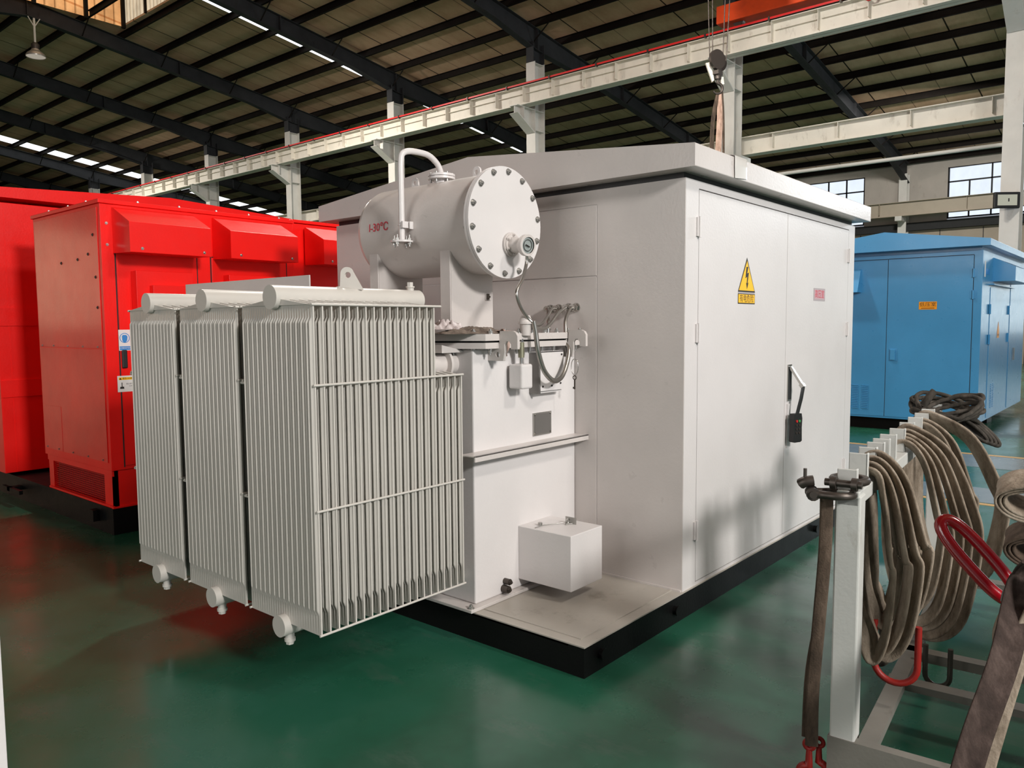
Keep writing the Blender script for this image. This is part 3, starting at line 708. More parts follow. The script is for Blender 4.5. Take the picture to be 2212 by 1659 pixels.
# inlet elbow at the tank side
mb = MB(); mb.cyl((TX0, .86, 1.40), (-.16, .86, 1.40), .055, n=28); mb.cyl((-.02, .86, 1.40), (-.035, .86, 1.40), .085, n=28)
mb.hexa([(TX0, .78, 1.46), (TX0, .94, 1.46), (-.10, .94, 1.46), (-.10, .78, 1.46), (TX0, .78, 1.468), (TX0, .94, 1.468), (-.10, .94, 1.50), (-.10, .78, 1.50)])
mb.build('inlet_pipe', LGREY, tr)
mb = MB(); mb.box(-.10, .05, .80, .98, .29, .31); mb.cyl((TX0, .96, .295), (-.15, .96, .295), .05, n=24); mb.build('outlet_pipe', LGREY, tr)
# conservator drum
CX, CZ, CR, CY0, CY1 = .430, 2.145, .268, .815, 1.765
mb = MB()
prof = [(0, CR), (CY1 - CY0 - .05, CR), (CY1 - CY0 - .02, CR * .96), (CY1 - CY0, CR * .86), (CY1 - CY0 + .001, .001)]
mb.lathe((CX, CY0, CZ), (0, 1, 0), prof, 72)
f = Fr((CX, 0, CZ), (1, 0, 0), (0, 0, 1))
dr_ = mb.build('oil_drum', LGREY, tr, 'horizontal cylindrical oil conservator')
# lettering on the shell
def on_drum(txt, y0, z0, size):
    mbt = MB(); mbt.text(Fr((0, 0, 0), (1, 0, 0), (0, 1, 0)), txt, size, 0, 0, 0.95)
    for v in mbt.v:
        y = y0 - v.x; h = z0 - CZ + v.y; a = math.asin(max(-1, min(1, h / CR)))
        v.x, v.y, v.z = CX - (CR + .0055) * math.cos(a), y, CZ + CR * math.sin(a)
    return mbt
on_drum('I-30℃', 1.545, 2.158, .066).build('lettering', INKRED, dr_, 'red stencilled I-30℃')
mb = MB(); mb.box(CX - CR - .006, CX - CR + .01, 1.0, 1.86, CZ - .006, CZ + .004) if False else None
ec = MB().cyl((CX, CY0 + .012, CZ), (CX, CY0 - .004, CZ), .298, n=72)
ec.cyl((CX, CY0 + .030, CZ), (CX, CY0 + .014, CZ), .298, n=72)
ecv = ec.build('end_cover', WHITE, dr_, 'bright white round bolted end cover', bev=.002)
for k in range(14):
    a = 2 * PI * (k + .35) / 14; p = V(CX + .273 * math.cos(a), CY0 - .004, CZ + .273 * math.sin(a))
    MB().hexbolt(p, (0, -1, 0), .0125, .013).build('bolt', ZINC, ecv)
    MB().hexbolt(p + V(0, .036, 0), (0, 1, 0), .0125, .014).build('nut', ZINC, ecv)
# oil level gauge
gx, gz = .462, 2.030
d = V(-.10, -.985, -.10).normalized(); p0 = V(gx, CY0 - .006, gz)
mb = MB(); mb.cyl(p0, p0 + V(0, -.012, 0), .066, n=32); mb.cyl(p0 + V(0, -.012, 0), p0 + V(0, -.020, 0), .058, n=32)
for k in range(6):
    a = 2 * PI * k / 6 + .5; mb.hexbolt(p0 + V(.052 * math.cos(a), -.02, .052 * math.sin(a)), (0, -1, 0), .007, .01)
mb.lathe(p0, d, [(.012, .042), (.05, .042), (.085, .036), (.10, .046), (.112, .057), (.135, .058), (.138, .056), (.138, .044)], 32)
gg = mb.build('oil_gauge', LGREY, dr_, 'grey cast oil level gauge')
q = p0 + d * .134
mb = MB(); mb.lathe(p0, d, [(.130, .044), (.130, .001)], 28); mb.build('dial', GLASSY, gg)
mb = MB(); mb.tube([q + V(-.02, -.003, .002), q + V(.012, -.003, -.008)], .003, 6); mb.torus(q, d, .03, .0015, 24, 6); mb.build('pointer', INK, gg)
# top flange, breather pipe
mb = MB(); FYP = 1.30
mb.cyl((CX, FYP, CZ + CR - .02), (CX, FYP, 2.435), .042, n=24); mb.cyl((CX, FYP, 2.433), (CX, FYP, 2.446), .078, n=36); mb.cyl((CX, FYP, 2.449), (CX, FYP, 2.462), .078, n=36)
for k in range(6):
    a = 2 * PI * k / 6 + .3; mb.cyl((CX + .062 * math.cos(a), FYP + .062 * math.sin(a), 2.415), (CX + .062 * math.cos(a), FYP + .062 * math.sin(a), 2.472), .007, n=8, m=1)
mb.build('top_flange', [WHITE, ZINC], dr_)
px_ = .118
path = smooth_path([(CX - .0, FYP, 2.462), (CX - .03, FYP, 2.515), (CX - .10, FYP, 2.555), (CX - .19, FYP, 2.56), (px_ + .05, FYP, 2.552), (px_ + .01, FYP, 2.528), (px_, FYP, 2.47), (px_, FYP, 2.40)], 6) + [V(px_, FYP, 2.055)]
mb = MB(); mb.tube(path, .0165, 14)
mb.cyl((px_, FYP, 2.062), (px_, FYP, 2.052), .062, n=32)
for k in range(4):
    a = 2 * PI * k / 4 + .3; x, y = px_ + .048 * math.cos(a), FYP + .048 * math.sin(a)
    mb.cyl((x, y, 2.028), (x, y, 2.092), .005, n=8, m=1); mb.hexbolt((x, y, 2.062), (0, 0, 1), .009, .012, 1); mb.hexbolt((x, y, 2.052), (0, 0, -1), .009, .012, 1)
bp = mb.build('breather_pipe', [WHITE, ZINC], dr_, 'white bent breather pipe ending in a bolted flange')
mb = MB(); mb.box(px_ + .02, CX - CR + .02, FYP - .045, FYP - .038, 2.125, 2.165); mb.box(px_ - .02, px_ + .03, FYP - .03, FYP - .018, 2.13, 2.165); mb.torus((px_, FYP, 2.145), (0, 0, 1), .019, .003, 16, 6)
mb.build('pipe_clamp', WHITE, dr_)
for y in (1.02, 1.52):
    fr = Fr((CX, y, 0), (1, 0, 0), (0, 0, 1)); z0 = CZ + CR * .985
    mb = MB(); out = [(-.028, z0 - .02), (-.028, z0 + .035)] + [(.028 * math.cos(a), z0 + .035 + .028 * math.sin(a)) for a in [PI * (1 - i / 8) for i in range(1, 8)]] + [(.028, z0 + .035), (.028, z0 - .02)]
    fr = Fr((CX, y, 0), (0, -1, 0), (0, 0, 1))
    mb.poly_hole(fr, out, [circle(0, z0 + .03, .014, 14)], -.006, .006); mb.build('lifting_eye', WHITE, dr_)
# saddle brackets
for y, sx in ((1.02, .21), (1.60, .20)):
    fr = Fr((0, y, 0), (1, 0, 0), (0, 0, 1)); pts = [(sx, 1.553), (.545, 1.553)]
    n = 14; a1 = math.acos((.545 - CX) / CR); a0 = math.acos((sx - CX) / CR)
    for i in range(n + 1):
        a = a1 + (a0 - a1) * i / n; pts.append((CX + CR * math.cos(a), CZ - CR * math.sin(a)))
    mb = MB(); mb.prism(fr, pts, -.004, .004)
    ztop = CZ - CR * math.sin(a0)
    mb.box(sx - .004, sx + .004, y, y + .075, 1.553, ztop + .01)
    mb.box(sx, .545, y, y + .06, 1.553, 1.56)
    mb.build('saddle_bracket', LGREY, tr, bev=.002)
mb = MB(); mb.box(.478, .522, 1.008, 1.016, 1.735, 1.775); mb.box(.482, .50, 1.0, 1.009, 1.738, 1.772, 1); mb.hexbolt((.51, 1.008, 1.755), (0, -1, 0), .004, .004, 1)
mb.build('earth_terminal', [LGREY, DSTEEL], tr)

# radiators -----------------------------------------------------------
def fin_mesh(z0, z1, y0, y1):
    mb = MB(); NF = 28; e = .008; per = 8; prof = []
    prof.append((y0, 0)); prof.append((y0 + e, 0))
    w = (y1 - y0 - 2 * e) / NF
    for k in range(NF):
        for j in range(per):
            t = (j + 1) / per; q = t / .74; prof.append((y0 + e + w * (k + t), (math.sin(PI * q) ** .6 if 0 < q < .999 else 0) * (1 if k % 2 else .8)))
    prof.append((y1, 0))
    lv = [(z0, 0, 0), (z0 + .085, .0, 0), (z0 + .11, 1, 1), (z1 - .075, 1, 1), (z1 - .055, 0, 0), (z1, 0, 0)]
    rows = []
    for side in (-1, 1):
        g = []
        for (z, amp, _) in lv:
            g.append([V(side * (.0035 + amp * h * .0125), y, z) for y, h in prof])
        rows.append(g)
    n = len(prof)
    for side, g in zip((-1, 1), rows):
        vs = [p for r in g for p in r]
        fs = [(i * n + j, i * n + j + 1, (i + 1) * n + j + 1, (i + 1) * n + j) for i in range(len(lv) - 1) for j in range(n - 1)]
        mb.add(vs, fs, 0, True)
    A, B = rows
    for j in (0, n - 1):
        for i in range(len(lv) - 1): mb.add([A[i][j], B[i][j], B[i + 1][j], A[i + 1][j]], [(0, 1, 2, 3)])
    for i in (0, len(lv) - 1):
        for j in range(n - 1): mb.add([A[i][j], A[i][j + 1], B[i][j + 1], B[i][j]], [(0, 1, 2, 3)])
    return mb
RX0 = -.904; RB, RT = .305, 1.690
for bi, (ya, yb) in enumerate(((.698, 1.227), (1.273, 1.798), (1.850, 2.351))):
    yc = (ya + yb) / 2 ; lab = ['nearest radiator bank', 'middle radiator bank', 'far left radiator bank'][bi]
    mb = MB(); zp = 1.722
    mb.cyl((-.935, yc, zp), (-.085, yc, zp), .052, n=40); 
    rad = mb.build('radiator', RADP, tr, lab, bev=.003)
    MB().cyl((-.94, yc, .292), (-.02, yc, .292), .048, n=40).build('header_pipe', RADP, rad)
    fm = fin_mesh(RB, RT, ya, yb)
    for v in fm.v: v.x += RX0
    fin = fm.build('cooling_fin', RADP, rad)
    fs_ = fin_mesh(RB, 1.357, ya, yb)
    for v in fs_.v: v.x += RX0 + 16 * .0450
    for k in range(1, 16): inst(fin, rad, (.0450 * k, 0, 0))
    fin2 = fs_.build('cooling_fin', RADP, rad)
    for k in range(1, 4): inst(fin2, rad, (.0450 * k, 0, 0))
    # peaked collars joining the fins to the header
    mb = MB()
    for k in range(16):
        x = RX0 + .045 * k
        mb.prism(Fr((x, yc, 0), (0, -1, 0), (0, 0, 1)), [(-.255, RT - .004), (.255, RT - .004), (.05, RT + .022), (-.05, RT + .022)], -.010, .010)
    for k in range(4):
        x = RX0 + .045 * (16 + k); mb.prism(Fr((x, yc, 0), (0, -1, 0), (0, 0, 1)), [(-.255, 1.353), (.255, 1.353), (.05, 1.38), (-.05, 1.38)], -.010, .010)
    mb.box(RX0 + 15.6 * .045, RX0 + 19.3 * .045, yc - .05, yc + .05, 1.36, 1.39)
    mb.build('fin_collar', RADP, rad)
    for z, x_ in ((1.356, -.03), (.833, -.03), (RB + .003, -.03), (RT - .004, -.178)):
        for yy in (ya - .003, yb + .003):
            mb = MB(); mb.cyl((RX0 - .012, yy, z), (x_ - .01, yy, z), .0055, n=8); mb.build('tie_rod', RADP, rad)
    if bi < 3:
        for z in (1.356, .833): mb = MB(); mb.cyl((RX0 + .01, yb, z - .012), (RX0 + .01, yb + .048, z - .012), .008, n=8); mb.build('spacer', RADP, rad)
    mb = MB(); mb.cyl((-.885, yc, .25), (-.885, yc, .225), .020, n=20); mb.cyl((-.885, yc, .225), (-.885, yc, .212), .024, n=20); mb.cyl((-.885, yc, .212), (-.885, yc, .198), .018, n=6, sm=False)
    mb.build('drain_plug', RADP, rad)
    mb = MB(); mb.cyl((-.135, yc, 1.765), (-.135, yc, 1.785), .018, n=16); mb.cyl((-.135, yc, 1.785), (-.135, yc, 1.792), .022, n=16); mb.cyl((-.135, yc, 1.792), (-.135, yc, 1.812), .016, n=6, sm=False); mb.build('vent_plug', RADP, rad)
    if bi == 0:
        fr = Fr((-.50, yc, 1.765), (0, -1, 0), (0, 0, 1))
        out = [(-.055, 0)] + [(-.02 + .03 * math.cos(a), .075 + .03 * math.sin(a)) for a in [PI * (.95 - i * .11) for i in range(9)]] + [(.055, 0)]
        fr = Fr((-.50, yc, 1.765), (.55, -.8, 0), (0, 0, 1))
        mb = MB(); mb.poly_hole(fr, out, [circle(-.015, .068, .014, 14)], -.007, .007); mb.build('lifting_eye', RADP, rad)
mb = MB(); mb.box(-.505, -.498, 1.285, 2.515, 1.780, 1.848); mb.box(-.56, -.498, 1.285, 2.515, 1.776, 1.782)
mb.build('cross_brace', LGREY, tr, 'flat grey angle bar lying across the radiator headers')

# flexible conduits ----------------------------------------------------
def hose(pts, r, label, name='flexible_conduit', rib=.10, mat=HOSE, cat='conduit', group='flexible metal conduits'):
    P = smooth_path(pts, 40); mb = MB(); mb.tube(P, r, 12, False, 0, rib)
    return tag(mb.build(name, mat), label, cat, group)
ge = p0 + d * .12 + V(.008, 0, -.05)
hose([ge, ge + V(-.01, 0, -.06), (.33, .62, 1.83), (.262, .60, 1.76), (.29, .60, 1.69), (.345, .60, 1.635), (.365, .585, 1.61)], .0085, 'silver flexible hose curving down from the oil gauge')
hose([(.372, .58, 1.615), (.385, .575, 1.55), (.40, .57, 1.45), (.45, .57, 1.35), (.53, .57, 1.295), (.62, .585, 1.31), (.69, .60, 1.38), (.735, .62, 1.46), (.745, .66, 1.50)], .0125, 'thick ribbed steel hose hanging in a U between the two lifting lugs', rib=.12)
hose([(.74, .64, 1.49), (.76, .66, 1.56), (.79, .68, 1.62), (.85, .70, 1.675), (XW - .045, .700, 1.694)], .010, 'smooth metal conduit dropping from the rightmost wall gland', rib=.0)
hose([(XW - .045, .752, 1.694), (.84, .72, 1.69), (.72, .68, 1.66), (.62, .66, 1.60), (.54, .645, 1.575), (.42, .63, 1.585)], .009, 'metal conduit sweeping from the third wall gland to the thermometer head', rib=.0)
hose([(XW - .045, .825, 1.689), (.80, .79, 1.68), (.66, .72, 1.63), (.54, .67, 1.595), (.42, .64, 1.60)], .0085, 'metal conduit from the second wall gland to the thermometer head', rib=.0)
hose([(XW - .045, .887, 1.687), (.86, .86, 1.68), (.82, .83, 1.64), (.80, .81, 1.59), (.795, .80, 1.565)], .009, 'short conduit bending down from the leftmost wall gland', rib=.0)
# key on a wire ring
mb = MB(); kc = V(.73, .575, 1.36)
mb.tube([kc + V(.0, .024 * math.sin(a), .045 * math.cos(a)) for a in [2 * PI * i / 24 for i in range(24)]], .002, 6, True)
mb.torus(kc + V(0, 0, -.06), (1, 0, 0), .011, .003, 16, 6, 1); mb.box(.727, .733, .572, .578, 1.235, 1.29, 1); mb.box(.727, .733, .578, .586, 1.238, 1.248, 1)
tag(mb.build('key', [CHROME, DSTEEL]), 'dark key hanging on a wire ring from the right lifting lug', 'key')
# rags on the tank cover
def crumple(name, cx, cy, cz, sx, sy, h, mat, label, cat, seed, folds=7, rz=0.0):
    rnd = random.Random(seed); n = 34; vs = []
    ph = [(rnd.uniform(0, 6), rnd.uniform(3, folds), rnd.uniform(0, PI)) for _ in range(9)]
    for i in range(n):
        for j in range(n):
            u, v = i / (n - 1) * 2 - 1, j / (n - 1) * 2 - 1
            r = math.sqrt(u * u + v * v); env = max(0, 1 - r ** 2 * .85)
            q = sum(math.sin(p + k * (u * math.cos(a) + v * math.sin(a)) * 2.2) / (1 + .4 * m) for m, (p, k, a) in enumerate(ph))
            z = env * h * (.65 + .35 * math.tanh(q * .55)) + env * h * .10 * math.sin(u * 23 + 3 * math.sin(v * 9)) if env > 0 else 0
            ed = 1 + .10 * math.sin(5 * math.atan2(v, u) + seed)
            a = u * sx * ed * (1 - .15 * abs(v)); b = v * sy * ed
            vs.append((cx + a * math.cos(rz) - b * math.sin(rz), cy + a * math.sin(rz) + b * math.cos(rz), cz + max(.001, z)))
    fs = [(i * n + j, i * n + j + 1, (i + 1) * n + j + 1, (i + 1) * n + j) for i in range(n - 1) for j in range(n - 1)]
    base = [(x, y, cz + .0005) for x, y, z in vs]
    mb = MB(); mb.add(vs, fs, 0, True); mb.add(base, [f[::-1] for f in fs])
    rim = [i * n for i in range(n)] + [(n - 1) * n + j for j in range(1, n)] + [i * n + n - 1 for i in range(n - 2, -1, -1)] + [j for j in range(n - 2, 0, -1)]
    k = len(rim); mb.add([vs[i] for i in rim] + [base[i] for i in rim], [(i, (i + 1) % k, k + (i + 1) % k, k + i) for i in range(k)])
    return tag(mb.build(name, mat), label, cat)
crumple('oily_rag', .14, .80, 1.553, .24, .14, .040, RAG, 'grey-brown oily rag crumpled on the transformer cover beside the bracket', 'rag', 3)
crumple('plastic_bag', .055, .90, 1.575, .11, .09, .060, PLAST, 'crumpled whitish-pink plastic film lying on top of the oily rag', 'plastic bag', 11, 9)
mb = MB(); mb.ribbon(smooth_path([(.25, .70, 1.565), (.235, .64, 1.562), (.215, .616, 1.54), (.20, .612, 1.49), (.195, .612, 1.44)], 6), [(1, .2, 0)] * 25, .09, .006)
for v in mb.v:
    if v.z < 1.55: v.x = .20 + (v.x - .20) * max(.12, (v.z - 1.42) / .13); v.x += .006 * math.sin(v.z * 90)
tag(mb.build('pink_rag', webbing('pink_rag', (.30, .17, .14), (.50, .36, .31), (.62, .5, .44))), 'pinkish translucent rag hanging over the cover edge at the left lifting lug', 'rag')

# ------------------------------------------------------------------ red generator container
rg = T('generator_container', (1.2, 8, 0), 'long red gabled equipment container at the left on a shared black skid', 'container')
mb = MB(); mb.box(-.29, 2.95, 4.2, 12.2, .0, .205)
for x0_ in (-.292,): pass
mb.build('skid_base', BLACK, rg, 'black skid base')
MB().box(-.34, -.29, 4.45, 4.52, .075, .165).build('skid_bracket', BLACK, rg)
mb = MB(); mb.box(-.40, -.29, 6.15, 6.22, .10, .135); mb.box(-.40, -.37, 5.9, 6.35, .10, .135)
mb.build('skid_bracket', BLACK, rg)
HYF = 6.36; HXL = -.362; HXR = 2.98
mb = MB(); mb.box(HXL, HXR, HYF, 12.2, .235, 2.76); mb.build('body', RED, rg, bev=.004)
mb = MB()
c_ = (HXL + HXR) / 2
mb.prism(Fr((0, HYF - .06, 0), (1, 0, 0), (0, 0, 1)), [(HXL - .08, 2.80), (HXR + .08, 2.80), (HXR + .08, 2.885), (c_, 2.975), (HXL - .08, 2.885)], 0, -6)
mb.build('roof', RED, rg, bev=.003)
mb = MB()
for za, zb_ in ((.95, 1.11), (1.62, 1.79)): mb.box(HXL - .004, HXL + 1.2, HYF - .012, HYF, za, zb_)
mb.box(HXL + .10, HXL + .105, HYF - .004, HYF, .24, 2.75)
mb.build('frame_band', RED, rg)
ge_ = T('generator_enclosure', (1.2, 4.9, .2), 'tall red cabinet module with angled air hoods standing before the red container', 'cabinet')
EX0, EY0, EY1 = -.29, 4.19, 5.54
mb = MB(); mb.box(EX0, 1.385, EY0, EY1, .50, 2.525); mb.box(1.395, 3.0, EY0 + .03, EY1, .50, 2.535); mb.build('body', RED, ge_, bev=.003)
mb = MB(); mb.box(EX0 - .015, 1.39, EY0 - .015, EY1 + .01, 2.525, 2.555); mb.box(1.39, 3.01, EY0 + .012, EY1 + .01, 2.54, 2.568); cap = mb.build('top_cap', RED, ge_, bev=.003)
for (x, y) in ((.0, 4.2), (.33, 4.2), (.65, 4.2), (.95, 4.2), (1.25, 4.2), (1.6, 4.23), (-.28, 4.45), (-.28, 4.8), (-.28, 5.2)):
    MB().hexbolt((x, y, 2.555 if x < 1.5 else 2.568), (0, 0, 1), .010, .010).build('bolt', ZINC, cap)
def yb_side(mb, y0, y1, z0, z1, t=.005): mb.box(EX0 - t, EX0, y0, y1, z0, z1)
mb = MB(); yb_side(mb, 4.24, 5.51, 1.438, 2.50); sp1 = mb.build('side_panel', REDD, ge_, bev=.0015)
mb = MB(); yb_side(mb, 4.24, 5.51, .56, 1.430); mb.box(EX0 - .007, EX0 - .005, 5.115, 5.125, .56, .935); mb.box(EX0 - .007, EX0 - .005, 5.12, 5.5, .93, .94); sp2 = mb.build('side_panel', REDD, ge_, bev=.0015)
for y in (4.32, 4.6, 4.9, 5.2, 5.45):
    MB().hexbolt((EX0 - .005, y, 1.45), (-1, 0, 0), .006, .006).build('bolt', ZINC, sp1); MB().hexbolt((EX0 - .005, y, .575), (-1, 0, 0), .006, .006).build('bolt', ZINC, sp2)
for (y, z) in ((4.32, 2.30), (4.42, 2.16), (4.62, 2.13), (4.95, 2.12), (4.30, 1.98), (4.29, 1.75)):
    MB().hexbolt((EX0 - .005, y, z), (-1, 0, 0), .009, .006).build('bolt', DSTEEL, sp1)
# lower plinth with wire mesh
mb = MB(); mb.box(EX0 + .02, EX0 + .05, 4.20, 4.38, .206, .50); mb.box(EX0 + .02, .25, 4.20, 4.24, .206, .5); mb.box(EX0 + .02, EX0 + .05, 5.42, 5.52, .206, .5)
mb.box(EX0 + .005, EX0 + .03, 4.2, 5.5, .206, .222); mb.box(EX0 + .005, EX0 + .03, 4.2, 5.5, .455, .50); mb.box(EX0, .28, 4.19, 4.22, .206, .22)
mb.box(.10, .25, 4.19, 4.24, .206, .5); mb.box(.30, 2.9, 4.3, 5.5, .206, .5)
mb.build('plinth', RED, ge_)
mb = MB(); mb.box(EX0 + .09, EX0 + .10, 4.25, 5.5, .206, .5); mb.build('plinth_back', SCREENB, ge_)
mb = MB()
for i in range(55):
    y = 4.38 + i * .0192; mb.box(EX0 + .030, EX0 + .032, y, y + .0016, .22, .46)
for i in range(14):
    z = .225 + i * .0175; mb.box(EX0 + .028, EX0 + .031, 4.38, 5.43, z, z + .0024)
mb.build('wire_mesh', RED, ge_)
# doors and frames of the -Y face
for (xa, xb) in ((-.185, .452), (.585, 1.30)):
    mb = MB(); mb.box(xa, xb, EY0 - .006, EY0, .53, 2.17); dd = mb.build('door', RED, ge_, bev=.003)
    mb = MB(); mb.box(xa - .012, xa - .003, EY0 - .002, EY0 + .001, .52, 2.18); mb.box(xb + .003, xb + .010, EY0 - .002, EY0 + .001, .52, 2.18); mb.box(xa, xb, EY0 - .002, EY0 + .001, 2.172, 2.18); mb.build('gasket', DKGAP, dd)
    mb = MB(); mb.box(xa + .10, xa + .55, EY0 - .10, EY0 - .006, 1.40, 2.03); mb.build('intake_box', RED, dd, bev=.003)
    mb = MB(); mb.box(xa + .20, xa + .5, EY0 - .16, EY0 - .10, 1.45, 1.92); mb.build('intake_box', RED, dd, bev=.003)
def hood(xa, xb, m=RED):
    mb = MB(); fr = Fr((xa, 0, 0), (0, 1, 0), (0, 0, 1)); y = 3.90
    mb.prism(fr, [(EY0, 2.50), (EY0, 2.158), (y, 2.150), (y, 2.372), (EY0 - .02, 2.50)], 0, xb - xa)
    h = mb.build('air_hood', m, ge_, 'angled red rain hood', bev=.003)
    for x in (xa + .09, xb - .06): MB().hexbolt((x, y, 2.18), (0, -1, 0), .008, .006).build('bolt', CHROME, h)
hood(-.205, .430); hood(.60, 1.236); hood(1.51, 2.3)
for (x, z) in ((-.245, 2.38), (-.245, 2.22), (1.33, 2.26), (1.33, 2.18)): MB().hexbolt((x, EY0, z), (0, -1, 0), .008, .006).build('bolt', CHROME, ge_)
# labels and door pull
f = FY(-.152, EY0 - .006, 1.505)
mb = MB(); mb.prism(f, [(-.045, -.085), (.045, -.085), (.045, .075), (-.045, .075)], 0, .001, 0)
n = 28; ring = circle(0, .012, .038, n); hole = circle(0, .012, .033, n)
mb.poly_hole(f, ring, [hole], .001, .002, 1)
mb.prism(f, [(-.020, .025), (-.012, .035), (.012, .035), (.022, .022), (.018, -.008), (.006, -.022), (-.008, -.022), (-.018, -.008)], .001, .002, 1)
mb.prism(f, [(-.040, -.080), (.040, -.080), (.040, -.052), (-.040, -.052)], .001, .002, 1); mb.text(Fr(f.p(0, -.066, 0), f.r, f.u), '必须戴防护耳罩', .0125, 0, .0026)
mb.build('safety_sticker', [STWHITE, INKBLUE], ge_)
mb = MB(); mb.box(-.182, -.140, EY0 - .022, EY0 - .006, 1.285, 1.425); mb.build('door_pull', RUBBER, ge_, 'black vertical door pull', bev=.008)
f = FY(-.135, EY0 - .006, 1.165)
mb = MB(); mb.prism(f, [(-.085, -.062), (.085, -.062), (.085, .062), (-.085, .062)], 0, .001, 0)
mb.prism(f, [(-.075, .030), (.08, .030), (.08, .050), (-.075, .050)], .001, .0015, 1)
mb.prism(f, [(-.072, .033), (-.054, .033), (-.063, .048)], .0015, .002, 2); mb.text(Fr(f.p(.01, .040, 0), f.r, f.u), '警告 WARNING', .016, 2, .002)
mb.prism(f, [(-.068, -.038), (-.036, -.038), (-.038, -.022), (-.066, -.022)], .001, .0015, 2); mb.prism(f, [(-.055, -.022), (-.049, -.022), (-.049, .010), (-.055, .010)], .001, .0015, 2)
mb.text(Fr(f.p(.025, -.002, 0), f.r, f.u), '禁止非专业人员', .013, 2, .0015); mb.text(Fr(f.p(.025, -.020, 0), f.r, f.u), '打开此门', .013, 2, .0015)
mb.build('caution_sticker', [STWHITE, YEL, INK], ge_)
mb = MB(); mb.tube(smooth_path([(.36, 4.10, .50), (.37, 4.08, .42), (.375, 4.08, .33), (.40, 4.09, .22)], 6), .022, 10); mb.box(.28, .46, 4.08, 4.2, .48, .52)
tag(mb.build('exhaust_hose', ZINC), 'grey hose at the foot of the red cabinet beside the radiator', 'hose')

# ------------------------------------------------------------------ blue substation cabinet
bc = T('blue_substation_cabinet', (11.4, 1.3, 0), 'bright blue metal substation cabinet with low gabled roof at the right', 'cabinet')
bx0, bx1, by0, by1 = 9.5, 13.5, .055, 2.50
mb = MB(); mb.box(bx0, bx1, by0, by1, .17, 2.56); mb.build('body', BLUE, bc, bev=.004)
mb = gable(MB(), 9.32, 13.65, -.055, 2.60, 2.605, 2.695, 2.875); mb.build('roof', BLUE, bc, bev=.004)
mb = MB(); mb.box(9.53, 13.48, .075, 2.49, 2.56, 2.606); mb.build('eave_strip', BLUE, bc)
mb = MB(); mb.box(9.58, 13.3, .9, 2.45, 0, .17); mb.box(9.7, 10.1, .2, .35, 0, .17); mb.box(11.2, 11.6, .2, .35, 0, .17); mb.box(9.7, 13.2, .3, .5, .08, .17); mb.build('skid_base', BLACK, bc, 'black skid base')
for (ya, yb, lb) in ((.165, 1.25, 'right blue door with the orange plate'), (1.258, 2.40, 'left blue door with louvres')):
    mb = MB(); mb.box(bx0 - .006, bx0, ya, yb, .20, 2.495); dd = mb.build('door', BLUE, bc, lb, bev=.002)
    mb = MB(); mb.box(bx0 - .003, bx0 - .0005, ya - .008, ya - .001, .2, 2.50); mb.box(bx0 - .003, bx0 - .0005, ya, yb, 2.497, 2.505); mb.build('gap_line', DKGAP, dd)
    if ya < 1:
        for z in (2.25, 1.955, .425):
            mb = MB(); mb.cyl((bx0 - .016, ya - .004, z - .06), (bx0 - .016, ya - .004, z + .06), .012, n=10); mb.box(bx0 - .01, bx0, ya - .04, ya + .035, z - .055, z + .055); mb.build('hinge', BLUE, dd)
        f = FX(bx0 - .007, .715, 1.818)
        mb = MB(); mb.prism(f, [(-.115, -.055), (.115, -.055), (.115, .055), (-.115, .055)], 0, .002, 0); mb.text(Fr(f.p(0, .012, 0), f.r, f.u), '低压室', .066, 1, .0026, 1.1); mb.box(bx0 - .0095, bx0 - .009, .63, .80, 1.776, 1.784, 1)
        mb.build('name_plate', [ORLAB, INK], dd)
        mb = MB(); mb.box(bx0 - .012, bx0 - .006, 1.10, 1.21, 1.02, 1.20); mb.box(bx0 - .03, bx0 - .012, 1.125, 1.19, 1.035, 1.185); mb.build('handle', BLUE, dd, bev=.004)
    else:
        for yy in (1.53, 1.67):
            mb = MB()
            for k in range(14):
                z = .30 + k * .026; mb.box(bx0 - .016, bx0 - .006, yy - .045, yy + .045, z, z + .012)
            mb.build('louvre', BLUE, dd)
        mb = MB(); mb.prism(Fr((0, 1.62, 0), (-1, 0, 0), (0, 0, 1)), [(-9.494, 2.355), (-9.494, 2.03), (-9.40, 2.03), (-9.30, 2.10)], 0, -.5) if False else mb.hexa([(bx0 - .006, 1.62, 2.03), (bx0 - .006, 2.2, 2.03), (bx0 - .20, 2.2, 2.03), (bx0 - .20, 1.62, 2.03), (bx0 - .006, 1.62, 2.37), (bx0 - .006, 2.2, 2.37), (bx0 - .05, 2.2, 2.37), (bx0 - .05, 1.62, 2.37)])
        mb.build('air_hood', BLUE, dd)
# side (-Y) face
mb = MB(); mb.box(10.12, 11.70, by0 - .006, by0, .20, 2.07); sd = mb.build('side_door', BLUE, bc, bev=.002)
mb = MB(); mb.box(9.98, 11.85, by0 - .07, by0, 2.10, 2.115); mb.build('drip_ledge', BLUE, bc)
for (x, z) in ((10.10, 1.76), (10.10, 1.33), (11.74, 1.76), (11.74, 1.33)): mb = MB(); mb.box(x - .05, x + .05, by0 - .03, by0 - .005, z - .07, z + .07); mb.build('hinge', BLUE, sd)
f = FY(10.86, by0 - .007, 1.46)
mb = MB(); mb.prism(f, [(-.09, -.12), (.09, -.12), (.09, -.02), (0, .12), (-.09, -.02)], 0, .002, 0); mb.text(Fr(f.p(0, -.08, 0), f.r, f.u), '有电危险', .04, 1, .0026); mb.build('warning_sign', [ORLAB, INK], sd)
for xx in (10.45, 10.62):
    mb = MB()
    for k in range(14): z = .32 + k * .026; mb.box(xx - .06, xx + .06, by0 - .016, by0 - .006, z, z + .012)
    mb.build('louvre', BLUE, sd)
